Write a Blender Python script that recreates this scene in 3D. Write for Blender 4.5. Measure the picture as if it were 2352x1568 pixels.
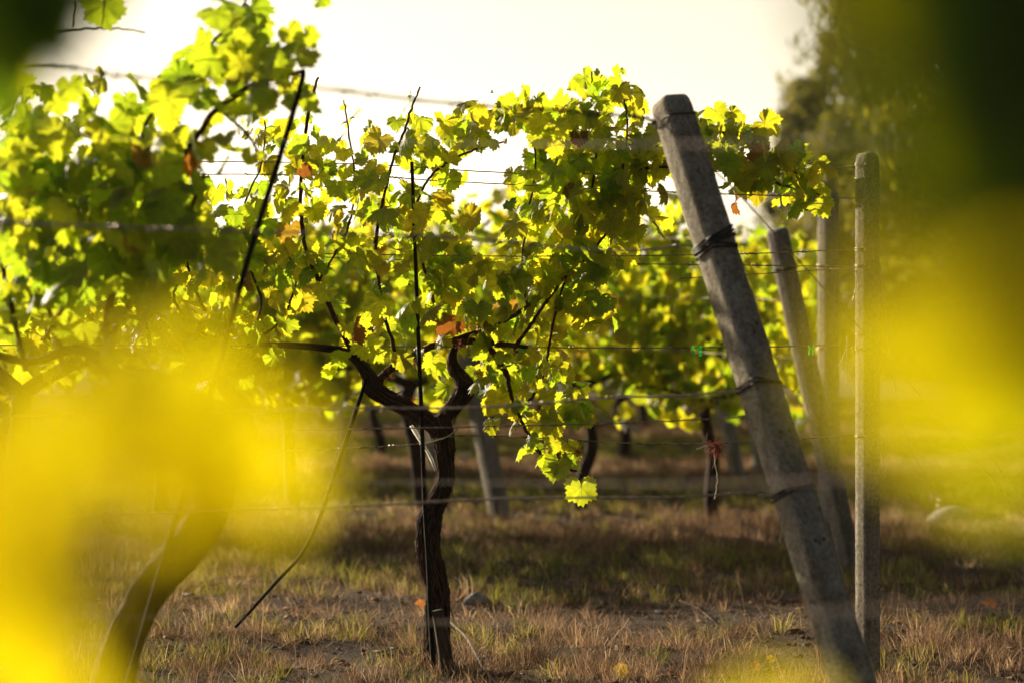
import bpy, math, random
import numpy as np
from mathutils import Vector

# ------------------------------------------------------------------ camera, sky, sun, exposure
for o in list(bpy.data.objects):
    bpy.data.objects.remove(o)
sc = bpy.context.scene
C = sc.collection
R = math.radians
FPX, CX, CY = 5553.0, 1176.0, 784.0          # focal length in px of a 2352 px wide view
CAMZ, PITCH = 1.4, math.atan(125 / 5553.0)
FOCUS = 8.7
cd = bpy.data.cameras.new('camera')
cam = bpy.data.objects.new('camera', cd)
C.objects.link(cam)
cam.location = (0, 0, CAMZ)
cam.rotation_euler = (R(90) - PITCH, 0, 0)
cd.sensor_width = 36
cd.lens = 85
cd.clip_start = 0.05
cd.clip_end = 20000
cd.dof.use_dof = True
cd.dof.focus_distance = FOCUS
cd.dof.aperture_fstop = 2.0
sc.camera = cam

SUN_EL, SUN_AZ = R(15.5), R(-43)               # azimuth from +Y, positive towards +X
w = bpy.data.worlds.new('World')
sc.world = w
w.use_nodes = True
wn = w.node_tree
for n in list(wn.nodes):
    wn.nodes.remove(n)
sky = wn.nodes.new('ShaderNodeTexSky')
sky.sky_type = 'NISHITA'
sky.sun_disc = False
sky.sun_elevation = SUN_EL
sky.sun_rotation = SUN_AZ
sky.air_density = 1.0
sky.dust_density = 3.0
bg = wn.nodes.new('ShaderNodeBackground')
bg.inputs['Strength'].default_value = 0.031
wo = wn.nodes.new('ShaderNodeOutputWorld')
wn.links.new(sky.outputs[0], bg.inputs['Color'])
wn.links.new(bg.outputs[0], wo.inputs['Surface'])

sd = bpy.data.lights.new('sun', 'SUN')
sd.energy = 5.0
sd.angle = R(0.5)
sd.color = (1.0, 0.85, 0.61)
sun = bpy.data.objects.new('sun', sd)
C.objects.link(sun)
SUNV = Vector((math.sin(SUN_AZ) * math.cos(SUN_EL), math.cos(SUN_AZ) * math.cos(SUN_EL), math.sin(SUN_EL)))
sun.rotation_euler = SUNV.to_track_quat('Z', 'Y').to_euler()
sun.location = (-5, 20, 15)

sc.view_settings.view_transform = 'Standard'
sc.view_settings.look = 'None'
sc.view_settings.gamma = 1
sc.view_settings.exposure = 1.35
sc.render.engine = 'CYCLES'
sc.cycles.use_denoising = True
sc.cycles.max_bounces = 8
sc.cycles.diffuse_bounces = 3
sc.cycles.transmission_bounces = 6
sc.cycles.glossy_bounces = 2
sc.cycles.volume_bounces = 1
sc.cycles.transparent_max_bounces = 8

rng = np.random.default_rng(11)
random.seed(5)

# ------------------------------------------------------------------ helpers
cp, sp = math.cos(PITCH), math.sin(PITCH)


def P(X, Y, d):
    """world point seen at (X, Y) of a 2352x1568 view, at distance d along +Y"""
    u, v = (X - CX) / FPX, -(Y - CY) / FPX
    dy, dz = cp + v * sp, v * cp - sp
    return np.array([u * d / dy, d, CAMZ + dz * d / dy])


def tag(o, label=None, cat=None, group=None, kind=None):
    if label: o['label'] = label
    if cat: o['category'] = cat
    if group: o['group'] = group
    if kind: o['kind'] = kind
    return o


def thing(name, label, cat, loc=(0, 0, 0), group=None):
    o = bpy.data.objects.new(name, None)
    o.empty_display_size = 0.1
    C.objects.link(o)
    o.location = loc
    return tag(o, label, cat, group)


def mesh(name, V, Q=None, T=None, mat=None, parent=None, smooth=True, uv=None, attr=None, origin=None):
    V = np.asarray(V, dtype=np.float32).reshape(-1, 3)
    Q = np.zeros((0, 4), np.int32) if Q is None else np.asarray(Q, np.int32).reshape(-1, 4)
    T = np.zeros((0, 3), np.int32) if T is None else np.asarray(T, np.int32).reshape(-1, 3)
    base = np.zeros(3)
    if parent is not None:
        base = np.array(parent.matrix_basis.translation)
        pp = parent.parent
        while pp is not None:
            base = base + np.array(pp.matrix_basis.translation)
            pp = pp.parent
    elif origin is not None:
        base = np.array(origin, float)
    me = bpy.data.meshes.new(name)
    nl = Q.size + T.size
    me.vertices.add(len(V))
    me.vertices.foreach_set('co', (V - base.astype(np.float32)).ravel())
    me.loops.add(nl)
    me.loops.foreach_set('vertex_index', np.concatenate([Q.ravel(), T.ravel()]).astype(np.int32))
    me.polygons.add(len(Q) + len(T))
    st = np.concatenate([np.arange(len(Q)) * 4, Q.size + np.arange(len(T)) * 3]).astype(np.int32)
    me.polygons.foreach_set('loop_start', st)
    me.update(calc_edges=True)
    if smooth:
        me.polygons.foreach_set('use_smooth', np.ones(len(me.polygons), bool))
    li = np.concatenate([Q.ravel(), T.ravel()])
    if uv is not None:
        l = me.uv_layers.new(name='uv')
        l.data.foreach_set('uv', np.asarray(uv, np.float32)[li].ravel())
    if attr is not None:
        a = me.attributes.new('rnd', 'FLOAT', 'POINT')
        a.data.foreach_set('value', np.asarray(attr, np.float32))
    if mat: me.materials.append(mat)
    me.validate()
    o = bpy.data.objects.new(name, me)
    C.objects.link(o)
    if parent is not None:
        o.parent = parent
    elif origin is not None:
        o.location = origin
    return o


def spline(pts, n_per=6):
    """Catmull-Rom through rows of pts (any number of columns)"""
    p = np.asarray(pts, float)
    if len(p) < 3:
        t = np.linspace(0, 1, n_per + 1)[:, None]
        return p[0] * (1 - t) + p[-1] * t
    p = np.vstack([2 * p[0] - p[1], p, 2 * p[-1] - p[-2]])
    out = []
    for i in range(1, len(p) - 2):
        t = np.linspace(0, 1, n_per, endpoint=False)[:, None]
        a, b, c, d = p[i - 1], p[i], p[i + 1], p[i + 2]
        out.append(0.5 * (2 * b + (c - a) * t + (2 * a - 5 * b + 4 * c - d) * t ** 2 + (-a + 3 * b - 3 * c + d) * t ** 3))
    out.append(p[-2][None])
    return np.vstack(out)


def frames(path):
    t = np.gradient(path, axis=0)
    t /= np.linalg.norm(t, axis=1)[:, None] + 1e-12
    n = np.zeros_like(t)
    ref = np.array([0, 1.0, 0]) if abs(t[0][1]) < 0.9 else np.array([1.0, 0, 0])
    v = np.cross(t[0], ref); v /= np.linalg.norm(v)
    for i in range(len(t)):
        v = v - t[i] * np.dot(v, t[i]); v /= np.linalg.norm(v) + 1e-12
        n[i] = v
    return t, n, np.cross(t, n)


class Tubes:
    def __init__(s):
        s.V, s.Q, s.T, s.U, s.n = [], [], [], [], 0

    def add(s, path, rad, seg=6, disp=None, cap=True):
        path = np.asarray(path, float)
        rad = np.broadcast_to(np.asarray(rad, float), (len(path),))
        t, n, b = frames(path)
        a = np.arange(seg) * 2 * math.pi / seg
        r = rad[:, None] * np.ones(seg)[None]
        if disp is not None:
            r = r * disp(np.arange(len(path)), a)
        V = path[:, None, :] + r[:, :, None] * (np.cos(a)[None, :, None] * n[:, None, :] + np.sin(a)[None, :, None] * b[:, None, :])
        m = len(path)
        i = np.arange(m - 1)[:, None] * seg + np.arange(seg)[None]
        j = np.arange(m - 1)[:, None] * seg + (np.arange(seg)[None] + 1) % seg
        Q = np.stack([i, j, j + seg, i + seg], -1).reshape(-1, 4) + s.n
        L = np.concatenate([[0], np.cumsum(np.linalg.norm(np.diff(path, axis=0), axis=1))])
        U = np.stack([np.broadcast_to(a[None] / (2 * math.pi), (m, seg)), np.broadcast_to(L[:, None], (m, seg))], -1)
        s.V.append(V.reshape(-1, 3)); s.Q.append(Q); s.U.append(U.reshape(-1, 2))
        if cap:
            c = np.vstack([path[0], path[-1]])
            k = s.n + m * seg
            s.V.append(c); s.U.append(np.zeros((2, 2)))
            e = np.arange(seg); f = (e + 1) % seg
            s.T.append(np.stack([s.n + f, s.n + e, np.full(seg, k)], -1))
            l0 = s.n + (m - 1) * seg
            s.T.append(np.stack([l0 + e, l0 + f, np.full(seg, k + 1)], -1))
            s.n += 2
        s.n += m * seg
        return s

    def build(s, name, mat, parent=None, **kw):
        T = np.vstack(s.T) if s.T else None
        return mesh(name, np.vstack(s.V), np.vstack(s.Q), T, mat, parent, uv=np.vstack(s.U), **kw)


def pxpath(pts, d, n_per=6):
    """pts rows (X, Y, width_px[, distance]) -> world path and radii"""
    A = []
    for p in pts:
        dd = p[3] if len(p) > 3 else d
        q = P(p[0], p[1], dd)
        A.append([q[0], q[1], q[2], p[2] * dd / FPX / 2])
    S = spline(A, n_per)
    return S[:, :3], np.maximum(S[:, 3], 0.0006)


# ------------------------------------------------------------------ materials
class NT:
    def __init__(s, name):
        s.m = bpy.data.materials.new(name)
        s.m.use_nodes = True
        s.t = s.m.node_tree
        for n in list(s.t.nodes): s.t.nodes.remove(n)
        s.out = s.n('ShaderNodeOutputMaterial')

    def n(s, typ, **kw):
        x = s.t.nodes.new(typ)
        for k, v in kw.items():
            if isinstance(v, tuple) and v and v[0] == 'in': continue
            setattr(x, k, v)
        return x

    def l(s, a, b): s.t.links.new(a, b)

    def noise(s, scale, detail=4, vec=None, rough=0.6):
        x = s.n('ShaderNodeTexNoise'); x.inputs['Scale'].default_value = scale
        x.inputs['Detail'].default_value = detail; x.inputs['Roughness'].default_value = rough
        if vec is not None: s.l(vec, x.inputs['Vector'])
        return x.outputs['Fac']

    def ramp(s, fac, stops):
        x = s.n('ShaderNodeValToRGB')
        e = x.color_ramp.elements
        while len(e) < len(stops): e.new(0.5)
        for k, (p, c) in enumerate(stops):
            e[k].position = p; e[k].color = (*c, 1)
        s.l(fac, x.inputs['Fac'])
        return x.outputs['Color']

    def math(s, op, a, b=None, c=None):
        x = s.n('ShaderNodeMath'); x.operation = op
        for k, v in enumerate((a, b, c)):
            if v is None: continue
            if isinstance(v, (int, float)): x.inputs[k].default_value = v
            else: s.l(v, x.inputs[k])
        return x.outputs[0]

    def mix(s, fac, a, b, blend='MIX'):
        x = s.n('ShaderNodeMix'); x.data_type = 'RGBA'; x.blend_type = blend
        for sock, v in ((x.inputs[0], fac), (x.inputs[6], a), (x.inputs[7], b)):
            if isinstance(v, (int, float)): sock.default_value = v
            elif isinstance(v, tuple): sock.default_value = (*v, 1)
            else: s.l(v, sock)
        return x.outputs[2]

    def coords(s, scale=(1, 1, 1), kind='Object'):
        t = s.n('ShaderNodeTexCoord'); m = s.n('ShaderNodeMapping')
        m.inputs['Scale'].default_value = scale
        s.l(t.outputs[kind], m.inputs['Vector'])
        return m.outputs[0]

    def bump(s, h, strength=0.5, dist=0.01):
        x = s.n('ShaderNodeBump'); x.inputs['Strength'].default_value = strength
        x.inputs['Distance'].default_value = dist
        s.l(h, x.inputs['Height'])
        return x.outputs[0]

    def principled(s, col, rough=0.7, metal=0.0, normal=None, spec=0.5):
        x = s.n('ShaderNodeBsdfPrincipled')
        if isinstance(col, tuple): x.inputs['Base Color'].default_value = (*col, 1)
        else: s.l(col, x.inputs['Base Color'])
        if isinstance(rough, (int, float)): x.inputs['Roughness'].default_value = rough
        else: s.l(rough, x.inputs['Roughness'])
        x.inputs['Metallic'].default_value = metal
        x.inputs['Specular IOR Level'].default_value = spec
        if normal is not None: s.l(normal, x.inputs['Normal'])
        return x.outputs[0]

    def surf(s, sh):
        s.l(sh, s.out.inputs['Surface']); return s.m


def leaf_material(name, front, back_glow, weight=0.55, vein=True, brown=0.93):
    t = NT(name)
    at = t.n('ShaderNodeAttribute'); at.attribute_name = 'rnd'
    rnd = at.outputs['Fac']
    uvn = t.n('ShaderNodeUVMap'); uvn.uv_map = 'uv'
    # hue of each leaf
    glow = t.ramp(rnd, [(0.0, tuple(c * k for c, k in zip(back_glow, (0.55, 0.8, 0.7)))), (0.45, back_glow),
                        (brown - 0.08, tuple(c * k for c, k in zip(back_glow, (1.25, 1.02, 1.0)))), (brown, (0.62, 0.42, 0.03)), (1.0, (0.35, 0.10, 0.02))])
    fr = t.ramp(rnd, [(0.0, tuple(c * 0.75 for c in front)), (0.5, front), (brown - 0.08, tuple(c * k for c, k in zip(front, (1.6, 1.3, 1.1)))), (brown, (0.22, 0.13, 0.03)), (1.0, (0.14, 0.05, 0.02))])
    sep = t.n('ShaderNodeSeparateXYZ'); t.l(uvn.outputs[0], sep.inputs[0])
    x, y = sep.outputs[0], sep.outputs[1]
    r = t.math('SQRT', t.math('ADD', t.math('MULTIPLY', x, x), t.math('MULTIPLY', y, y)))
    ang = t.math('ABSOLUTE', t.math('ARCTAN2', x, y))
    if vein:
        pp = t.math('PINGPONG', ang, math.radians(26.25))
        dist = t.math('MULTIPLY', r, pp)
        main = t.math('LESS_THAN', dist, 0.013)
        # side veins: chevrons that leave each main vein
        ch = t.math('SUBTRACT', r, t.math('MULTIPLY', dist, 1.1))
        fr_ = t.math('PINGPONG', ch, 0.065)
        side = t.math('LESS_THAN', fr_, 0.0075)
        vm = t.math('MAXIMUM', main, t.math('MULTIPLY', side, 0.55))
        glow = t.mix(t.math('MULTIPLY', vm, 0.5), glow, (0.16, 0.22, 0.02))
        fr = t.mix(t.math('MULTIPLY', vm, 0.45), fr, tuple(min(1, c * 2.2) for c in front))
    oc = t.coords()
    mot = t.noise(60, 3, oc)
    glow = t.mix(0.55, glow, t.ramp(mot, [(0.3, (0.55, 0.6, 0.5)), (0.6, (1, 1, 1))]), 'MULTIPLY')
    spots = t.noise(140, 2, oc)
    sp_ = t.math('MULTIPLY', t.math('GREATER_THAN', spots, 0.70), t.math('GREATER_THAN', rnd, 0.4))
    glow = t.mix(t.math('MULTIPLY', sp_, 0.7), glow, (0.20, 0.08, 0.01))
    b = t.bump(t.noise(90, 3, oc), 0.35, 0.004)
    pr = t.principled(fr, 0.5, normal=b, spec=0.35)
    tr = t.n('ShaderNodeBsdfTranslucent'); t.l(glow, tr.inputs['Color'])
    mx = t.n('ShaderNodeMixShader'); mx.inputs[0].default_value = weight
    t.l(pr, mx.inputs[1]); t.l(tr.outputs[0], mx.inputs[2])
    return t.surf(mx.outputs[0])


M = {}
GLOW = (0.87, 0.90, 0.028)
M['leaf'] = leaf_material('vine_leaf', (0.03, 0.062, 0.02), GLOW, 0.55)
M['leaf_far'] = leaf_material('vine_leaf_far', (0.03, 0.06, 0.015), GLOW, 0.56, vein=False, brown=0.95)
M['leaf_shade'] = leaf_material('shade_vine_leaf', (0.018, 0.035, 0.008), (0.30, 0.36, 0.01), 0.45)  # shade of the dark near leaves is put into this colour
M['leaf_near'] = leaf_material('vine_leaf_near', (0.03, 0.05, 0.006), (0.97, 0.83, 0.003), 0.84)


def bark_mat(name, dark, mid, light, sx=60, sy=8):
    t = NT(name)
    c = t.coords((sx, sy, 1), 'UV')
    n1 = t.noise(1.0, 5, c, 0.7)
    o = t.coords()
    n2 = t.noise(25, 4, o)
    col = t.ramp(n1, [(0.30, dark), (0.52, mid), (0.75, light)])
    col = t.mix(0.5, col, t.ramp(n2, [(0.3, (0.45, 0.4, 0.36)), (0.7, (1.2, 1.1, 1.0))]), 'MULTIPLY')
    b = t.bump(t.math('ADD', n1, t.math('MULTIPLY', n2, 0.4)), 1.0, 0.006)
    return t.surf(t.principled(col, 0.9, normal=b, spec=0.25))


M['bark'] = bark_mat('bark', (0.010, 0.006, 0.004), (0.055, 0.03, 0.019), (0.17, 0.10, 0.06), 40, 14)
M['strip'] = bark_mat('bark_strip', (0.05, 0.026, 0.015), (0.16, 0.09, 0.05), (0.34, 0.22, 0.13), 10, 6)
M['cane'] = bark_mat('cane', (0.035, 0.014, 0.009), (0.11, 0.045, 0.025), (0.2, 0.09, 0.045), 10, 5)
M['shoot'] = bark_mat('green_shoot', (0.06, 0.06, 0.015), (0.16, 0.14, 0.03), (0.22, 0.16, 0.05), 6, 5)
M['stake'] = bark_mat('stake', (0.008, 0.006, 0.005), (0.02, 0.014, 0.01), (0.05, 0.035, 0.025), 8, 10)
M['stub'] = bark_mat('grey_wood', (0.03, 0.022, 0.015), (0.09, 0.065, 0.045), (0.2, 0.15, 0.1), 20, 5)
M['stick'] = bark_mat('grey_stick', (0.1, 0.085, 0.07), (0.25, 0.22, 0.18), (0.4, 0.36, 0.31), 10, 8)


def wire_mat(name, a, b, rough=0.45, metal=0.6):
    t = NT(name)
    n = t.noise(40, 3, t.coords())
    return t.surf(t.principled(t.ramp(n, [(0.35, a), (0.65, b)]), rough, metal, spec=0.5))


M['wire'] = wire_mat('rusty_wire', (0.08, 0.05, 0.035), (0.42, 0.32, 0.24), 0.38, 0.6)
M['rust'] = wire_mat('dark_rusty_wire', (0.04, 0.02, 0.012), (0.16, 0.085, 0.05), 0.8, 0.0)
M['old_wire'] = wire_mat('weathered_wire', (0.28, 0.19, 0.12), (0.66, 0.5, 0.36), 0.5, 0.1)
M['rubber'] = wire_mat('black_band', (0.006, 0.006, 0.006), (0.03, 0.025, 0.02), 0.6, 0.0)


def translucent_fibre(name, col, w_=0.4):
    t = NT(name)
    n = t.noise(80, 3, t.coords())
    cc = t.ramp(n, [(0.3, tuple(c * 0.7 for c in col)), (0.7, col)])
    pr = t.principled(cc, 0.6, spec=0.3)
    tr = t.n('ShaderNodeBsdfTranslucent'); t.l(cc, tr.inputs['Color'])
    mx = t.n('ShaderNodeMixShader'); mx.inputs[0].default_value = w_
    t.l(pr, mx.inputs[1]); t.l(tr.outputs[0], mx.inputs[2])
    return t.surf(mx.outputs[0])


M['twine'] = translucent_fibre('twine', (0.75, 0.66, 0.5))
M['white'] = translucent_fibre('white_plastic', (0.85, 0.83, 0.78))
M['red'] = translucent_fibre('dried_red', (0.42, 0.09, 0.04), 0.5)
M['clip'] = translucent_fibre('green_clip', (0.02, 0.9, 0.22), 0.7)
M['fallen'] = translucent_fibre('fallen_leaf', (0.7, 0.25, 0.06), 0.5)
M['fallen_y'] = translucent_fibre('fallen_yellow', (0.75, 0.5, 0.08), 0.5)
M['insect'] = translucent_fibre('insect', (0.2, 0.1, 0.05), 0.3)


def concrete():
    t = NT('concrete')
    o = t.coords()
    a = t.noise(7, 5, o); b = t.noise(70, 4, o, 0.7); c = t.noise(220, 2, o)
    col = t.ramp(a, [(0.3, (0.28, 0.245, 0.195)), (0.7, (0.48, 0.44, 0.37))])
    col = t.mix(0.75, col, t.ramp(b, [(0.38, (0.42, 0.38, 0.34)), (0.6, (1.0, 1.0, 1.0))]), 'MULTIPLY')
    pits = t.math('GREATER_THAN', t.noise(60, 3, o, 0.8), 0.62)
    col = t.mix(t.math('MULTIPLY', pits, 0.75), col, (0.05, 0.035, 0.025))
    lich = t.math('GREATER_THAN', t.noise(26, 5, o, 0.8), 0.60)
    col = t.mix(t.math('MULTIPLY', lich, 0.4), col, (0.52, 0.50, 0.42))
    strk = t.ramp(t.noise(1.0, 4, t.coords((22, 22, 2.5)), .6), [(0.38, (0.42, 0.31, 0.22)), (0.58, (1, 0.98, 0.94))])
    col = t.mix(0.45, col, strk, 'MULTIPLY')
    bm = t.bump(t.math('SUBTRACT', t.math('ADD', b, t.math('MULTIPLY', c, 0.5)), pits), 0.9, 0.004)
    return t.surf(t.principled(col, 0.9, normal=bm, spec=0.25))


M['concrete'] = concrete()


def soil():
    t = NT('vineyard_soil')
    o = t.coords()
    g = t.n('ShaderNodeSeparateXYZ'); t.l(o, g.inputs[0])
    a = t.noise(1.2, 6, o); b = t.noise(22, 5, o, 0.7); c = t.noise(120, 3, o)
    col = t.ramp(b, [(0.3, (0.02, 0.013, 0.009)), (0.5, (0.055, 0.037, 0.025)), (0.7, (0.12, 0.085, 0.058))])
    straw = t.ramp(c, [(0.35, (0.06, 0.04, 0.025)), (0.7, (0.2, 0.135, 0.085))])
    col = t.mix(t.math('MULTIPLY', t.math('GREATER_THAN', a, 0.52), 0.55), col, straw)
    # meadow-green further away
    far = t.n('ShaderNodeMapRange'); far.inputs['From Min'].default_value = 25; far.inputs['From Max'].default_value = 60
    t.l(g.outputs[1], far.inputs['Value'])
    col = t.mix(far.outputs[0], col, t.ramp(t.noise(0.02, 5, o), [(0.35, (0.06, 0.085, 0.03)), (0.65, (0.20, 0.17, 0.09))]))
    bm = t.bump(t.math('ADD', b, t.math('MULTIPLY', c, 0.5)), 0.9, 0.03)
    return t.surf(t.principled(col, 0.95, normal=bm, spec=0.2))


M['soil'] = soil()


def grass_mat(name, stops, w_=0.45):
    t = NT(name)
    at = t.n('ShaderNodeAttribute'); at.attribute_name = 'rnd'
    col = t.ramp(at.outputs['Fac'], stops)
    pr = t.principled(col, 0.6, spec=0.3)
    tr = t.n('ShaderNodeBsdfTranslucent'); t.l(col, tr.inputs['Color'])
    mx = t.n('ShaderNodeMixShader'); mx.inputs[0].default_value = w_
    t.l(pr, mx.inputs[1]); t.l(tr.outputs[0], mx.inputs[2])
    return t.surf(mx.outputs[0])


M['dry'] = grass_mat('dry_grass', [(0, (0.035, 0.019, 0.011)), (0.4, (0.10, 0.058, 0.033)), (0.70, (0.40, 0.25, 0.14)), (1, (0.95, 0.72, 0.42))], 0.6)
M['green'] = grass_mat('green_grass', [(0, (0.02, 0.03, 0.008)), (0.35, (0.10, 0.11, 0.022)), (0.68, (0.40, 0.34, 0.06)), (1, (0.85, 0.66, 0.26))])
M['tree'] = grass_mat('tree_leaf', [(0, (0.04, 0.05, 0.008)), (0.5, (0.17, 0.16, 0.015)), (1, (0.5, 0.42, 0.03))], 0.55)
M['stone'] = wire_mat('stone', (0.16, 0.14, 0.12), (0.34, 0.31, 0.27), 0.9, 0.0)

# ------------------------------------------------------------------ leaf templates


def leaf_template(seed, n=46, ring=True, curl=0.25, fold=0.2):
    r_ = np.random.default_rng(seed)
    th = np.linspace(-math.pi, math.pi, n, endpoint=False) + math.pi / n
    a = np.degrees(np.abs(th))
    key_a = np.array([0, 10, 26, 40, 52, 66, 79, 92, 105, 122, 140, 158, 172, 180])
    key_r = np.array([1.0, 0.95, 0.80, 0.83, 0.93, 0.86, 0.76, 0.80, 0.84, 0.80, 0.72, 0.60, 0.26, 0.06])
    jit = r_.normal(0, 0.035, len(key_r)); jit[-1] = 0
    rr = np.interp(a, key_a, key_r + jit)
    jl = r_.normal(0, 0.04, 8)
    rr *= 1 + np.interp(np.degrees(th), np.linspace(-180, 180, 8), jl)
    teeth = np.where(np.arange(n) % 2 == 0, 1.08, 0.93) if n > 24 else np.where(np.arange(n) % 2 == 0, 1.04, 0.96)
    rr = rr * np.where(a < 165, teeth, 1)
    o = np.stack([np.sin(th) * rr, np.cos(th) * rr], -1)
    if ring:
        V2 = np.vstack([[0, 0], o * 0.52, o])
    else:
        V2 = np.vstack([[0, 0], o])
    x, y = V2[:, 0], V2[:, 1]
    rad = np.hypot(x, y); ang = np.arctan2(x, y)
    cdir = r_.uniform(-1, 1)
    z = -curl * rad ** 2 * (0.8 + 0.5 * r_.random()) + fold * np.abs(x) * 0.8 + 0.10 * rad * np.cos(ang * 360 / 52.5 * 1.0) * 0.6
    z += 0.07 * rad * np.sin(ang * 3 + r_.uniform(0, 6)) + 0.10 * x * y * cdir
    z += 0.035 * rad * np.sin(ang * 11 + r_.uniform(0, 6))
    V = np.stack([x, y, z], -1)
    i = np.arange(n); j = (i + 1) % n
    if ring:
        T = np.stack([np.zeros(n, int), j + 1, i + 1], -1)
        Q = np.stack([i + 1, j + 1, j + 1 + n, i + 1 + n], -1)
        Qt = np.vstack([Q[:, [0, 1, 2]], Q[:, [0, 2, 3]]])
        T = np.vstack([T, Qt])
    else:
        T = np.stack([np.zeros(n, int), j + 1, i + 1], -1)
    return V, T, V2


HI = [leaf_template(s, 46, True, c, f) for s, c, f in ((1, .25, .25), (2, .4, .1), (3, .1, .35), (4, .5, .3), (5, -.2, .2), (6, .3, -.15), (7, .6, .5))]
LO = [leaf_template(s, 16, False, c, f) for s, c, f in ((11, .25, .3), (12, .45, .1), (13, .1, .45), (14, -.2, .2))]
NEAR = [leaf_template(s, 66, True, c, f) for s, c, f in ((21, .25, .2), (22, .35, .1), (23, .15, .3))]


def unit(v):
    return v / (np.linalg.norm(v, axis=-1, keepdims=True) + 1e-9)


class Leaves:
    def __init__(s, temps=HI): s.t = temps; s.pos = []; s.tip = []; s.nor = []; s.sz = []; s.rn = []; s.pet = []

    def add(s, pos, tip, nor, size, rnd, pet=None):
        s.pos.append(pos); s.tip.append(tip); s.nor.append(nor); s.sz.append(size); s.rn.append(rnd)
        if pet is not None: s.pet.append((pet, pos))

    def build(s, name, mat, parent, rng=rng, **kw):
        k = len(s.pos)
        pos = np.array(s.pos); tip = unit(np.array(s.tip)); nor = np.array(s.nor)
        nor = unit(nor - tip * np.sum(nor * tip, -1, keepdims=True))
        side = np.cross(tip, nor)
        sz = np.array(s.sz) / 1.62
        rn = np.array(s.rn)
        which = rng.integers(0, len(s.t), k)
        VV, TT, UU, RR, n = [], [], [], [], 0
        for w_ in range(len(s.t)):
            ix = np.where(which == w_)[0]
            if not len(ix): continue
            V, T, U = s.t[w_]
            cur = rng.uniform(0.5, 1.6, len(ix))
            loc = V[None] * np.stack([rng.uniform(.88, 1.1, len(ix)), np.ones(len(ix)), cur], -1)[:, None, :]
            W = pos[ix][:, None, :] + sz[ix][:, None, None] * (loc[..., :1] * side[ix][:, None, :] + loc[..., 1:2] * tip[ix][:, None, :] + loc[..., 2:3] * nor[ix][:, None, :])
            VV.append(W.reshape(-1, 3)); UU.append(np.tile(U, (len(ix), 1)))
            TT.append((T[None] + (np.arange(len(ix)) * len(V))[:, None, None] + n).reshape(-1, 3))
            RR.append(np.repeat(rn[ix], len(V)))
            n += len(ix) * len(V)
        if s.pet:
            for a, b in s.pet:   # petioles: thin three-sided stalks
                a = np.asarray(a); b = np.asarray(b)
                mid = (a + b) / 2 + np.array([0, 0, 0.008])
                rad = 0.0011
                ring = []
                for c in (a, mid, b):
                    for q in range(3):
                        an = q * 2.094
                        ring.append(c + rad * np.array([math.cos(an), math.sin(an), 0.5 * math.sin(an + 1)]))
                VV.append(np.array(ring)); UU.append(np.tile([[0.0, 0.02]], (9, 1))); RR.append(np.full(9, 0.8))
                f = []
                for h in (0, 3):
                    for q in range(3):
                        q2 = (q + 1) % 3
                        f += [[h + q, h + q2, h + q2 + 3], [h + q, h + q2 + 3, h + q + 3]]
                TT.append(np.array(f) + n); n += 9
        return mesh(name, np.vstack(VV), None, np.vstack(TT), mat, parent, uv=np.vstack(UU), attr=np.concatenate(RR), **kw)


SV = np.array(SUNV)


def rand_leaf(L, node, out, size, rg, petlen=0.06, petiole=True, droop=0.9, rnd=None):
    out = unit(np.asarray(out, float))
    pos = node + out * petlen * rg.uniform(.7, 1.2)
    tip = np.array([0, 0, -droop]) + out * 0.6 + rg.normal(0, 0.42, 3)
    nor = SV * rg.uniform(-.3, .8) + out * 0.5 + rg.normal(0, 0.55, 3) + np.array([0, -0.25, 0.3])
    r = rg.random() * 0.9 if rnd is None else rnd
    if rnd is None and rg.random() < 0.018: r = rg.uniform(.93, 1)
    L.add(pos, tip, nor, size, r, node if petiole else None)


def along_shoot(L, path, rg, step=0.055, size=0.09, start=0.1, petlen=0.06, taper=True, depth=1.0):
    seg = np.linalg.norm(np.diff(path, axis=0), axis=1)
    cum = np.concatenate([[0], np.cumsum(seg)])
    s = start; k = 0
    while s < cum[-1]:
        p = np.array([np.interp(s, cum, path[:, i]) for i in range(3)])
        ang = rg.uniform(0, 6.28)
        out = np.array([math.cos(ang), math.sin(ang) * depth, rg.uniform(-.2, .6)])
        f = 1.0 if not taper else min(1, 0.35 + 0.65 * (cum[-1] - s) / 0.35)
        rand_leaf(L, p, out, size * f * rg.uniform(.75, 1.2), rg, petlen * f)
        s += step * rg.uniform(.6, 1.4) * (0.6 + 0.4 * f); k += 1


def blobs(L, spec, d, dr, size, rg, holes=(), petlen=0.05, petiole=True):
    """spec rows: (X, Y, rx, ry, n)"""
    for X, Y, rx, ry, n in spec:
        c = 0; tries = 0
        while c < n and tries < n * 20:
            tries += 1
            a, q = rg.uniform(0, 6.28), math.sqrt(rg.random())
            x, y = X + rx * q * math.cos(a), Y + ry * q * math.sin(a)
            if any(((x - hx) / hrx) ** 2 + ((y - hy) / hry) ** 2 < 1 for hx, hy, hrx, hry in holes): continue
            dd = d + rg.uniform(-dr, dr)
            p = P(x, y, dd)
            ang = rg.uniform(0, 6.28)
            rand_leaf(L, p, (math.cos(ang), math.sin(ang), rg.uniform(-.2, .5)), size * rg.uniform(.6, 1.2), rg, petlen, petiole)
            c += 1


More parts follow.
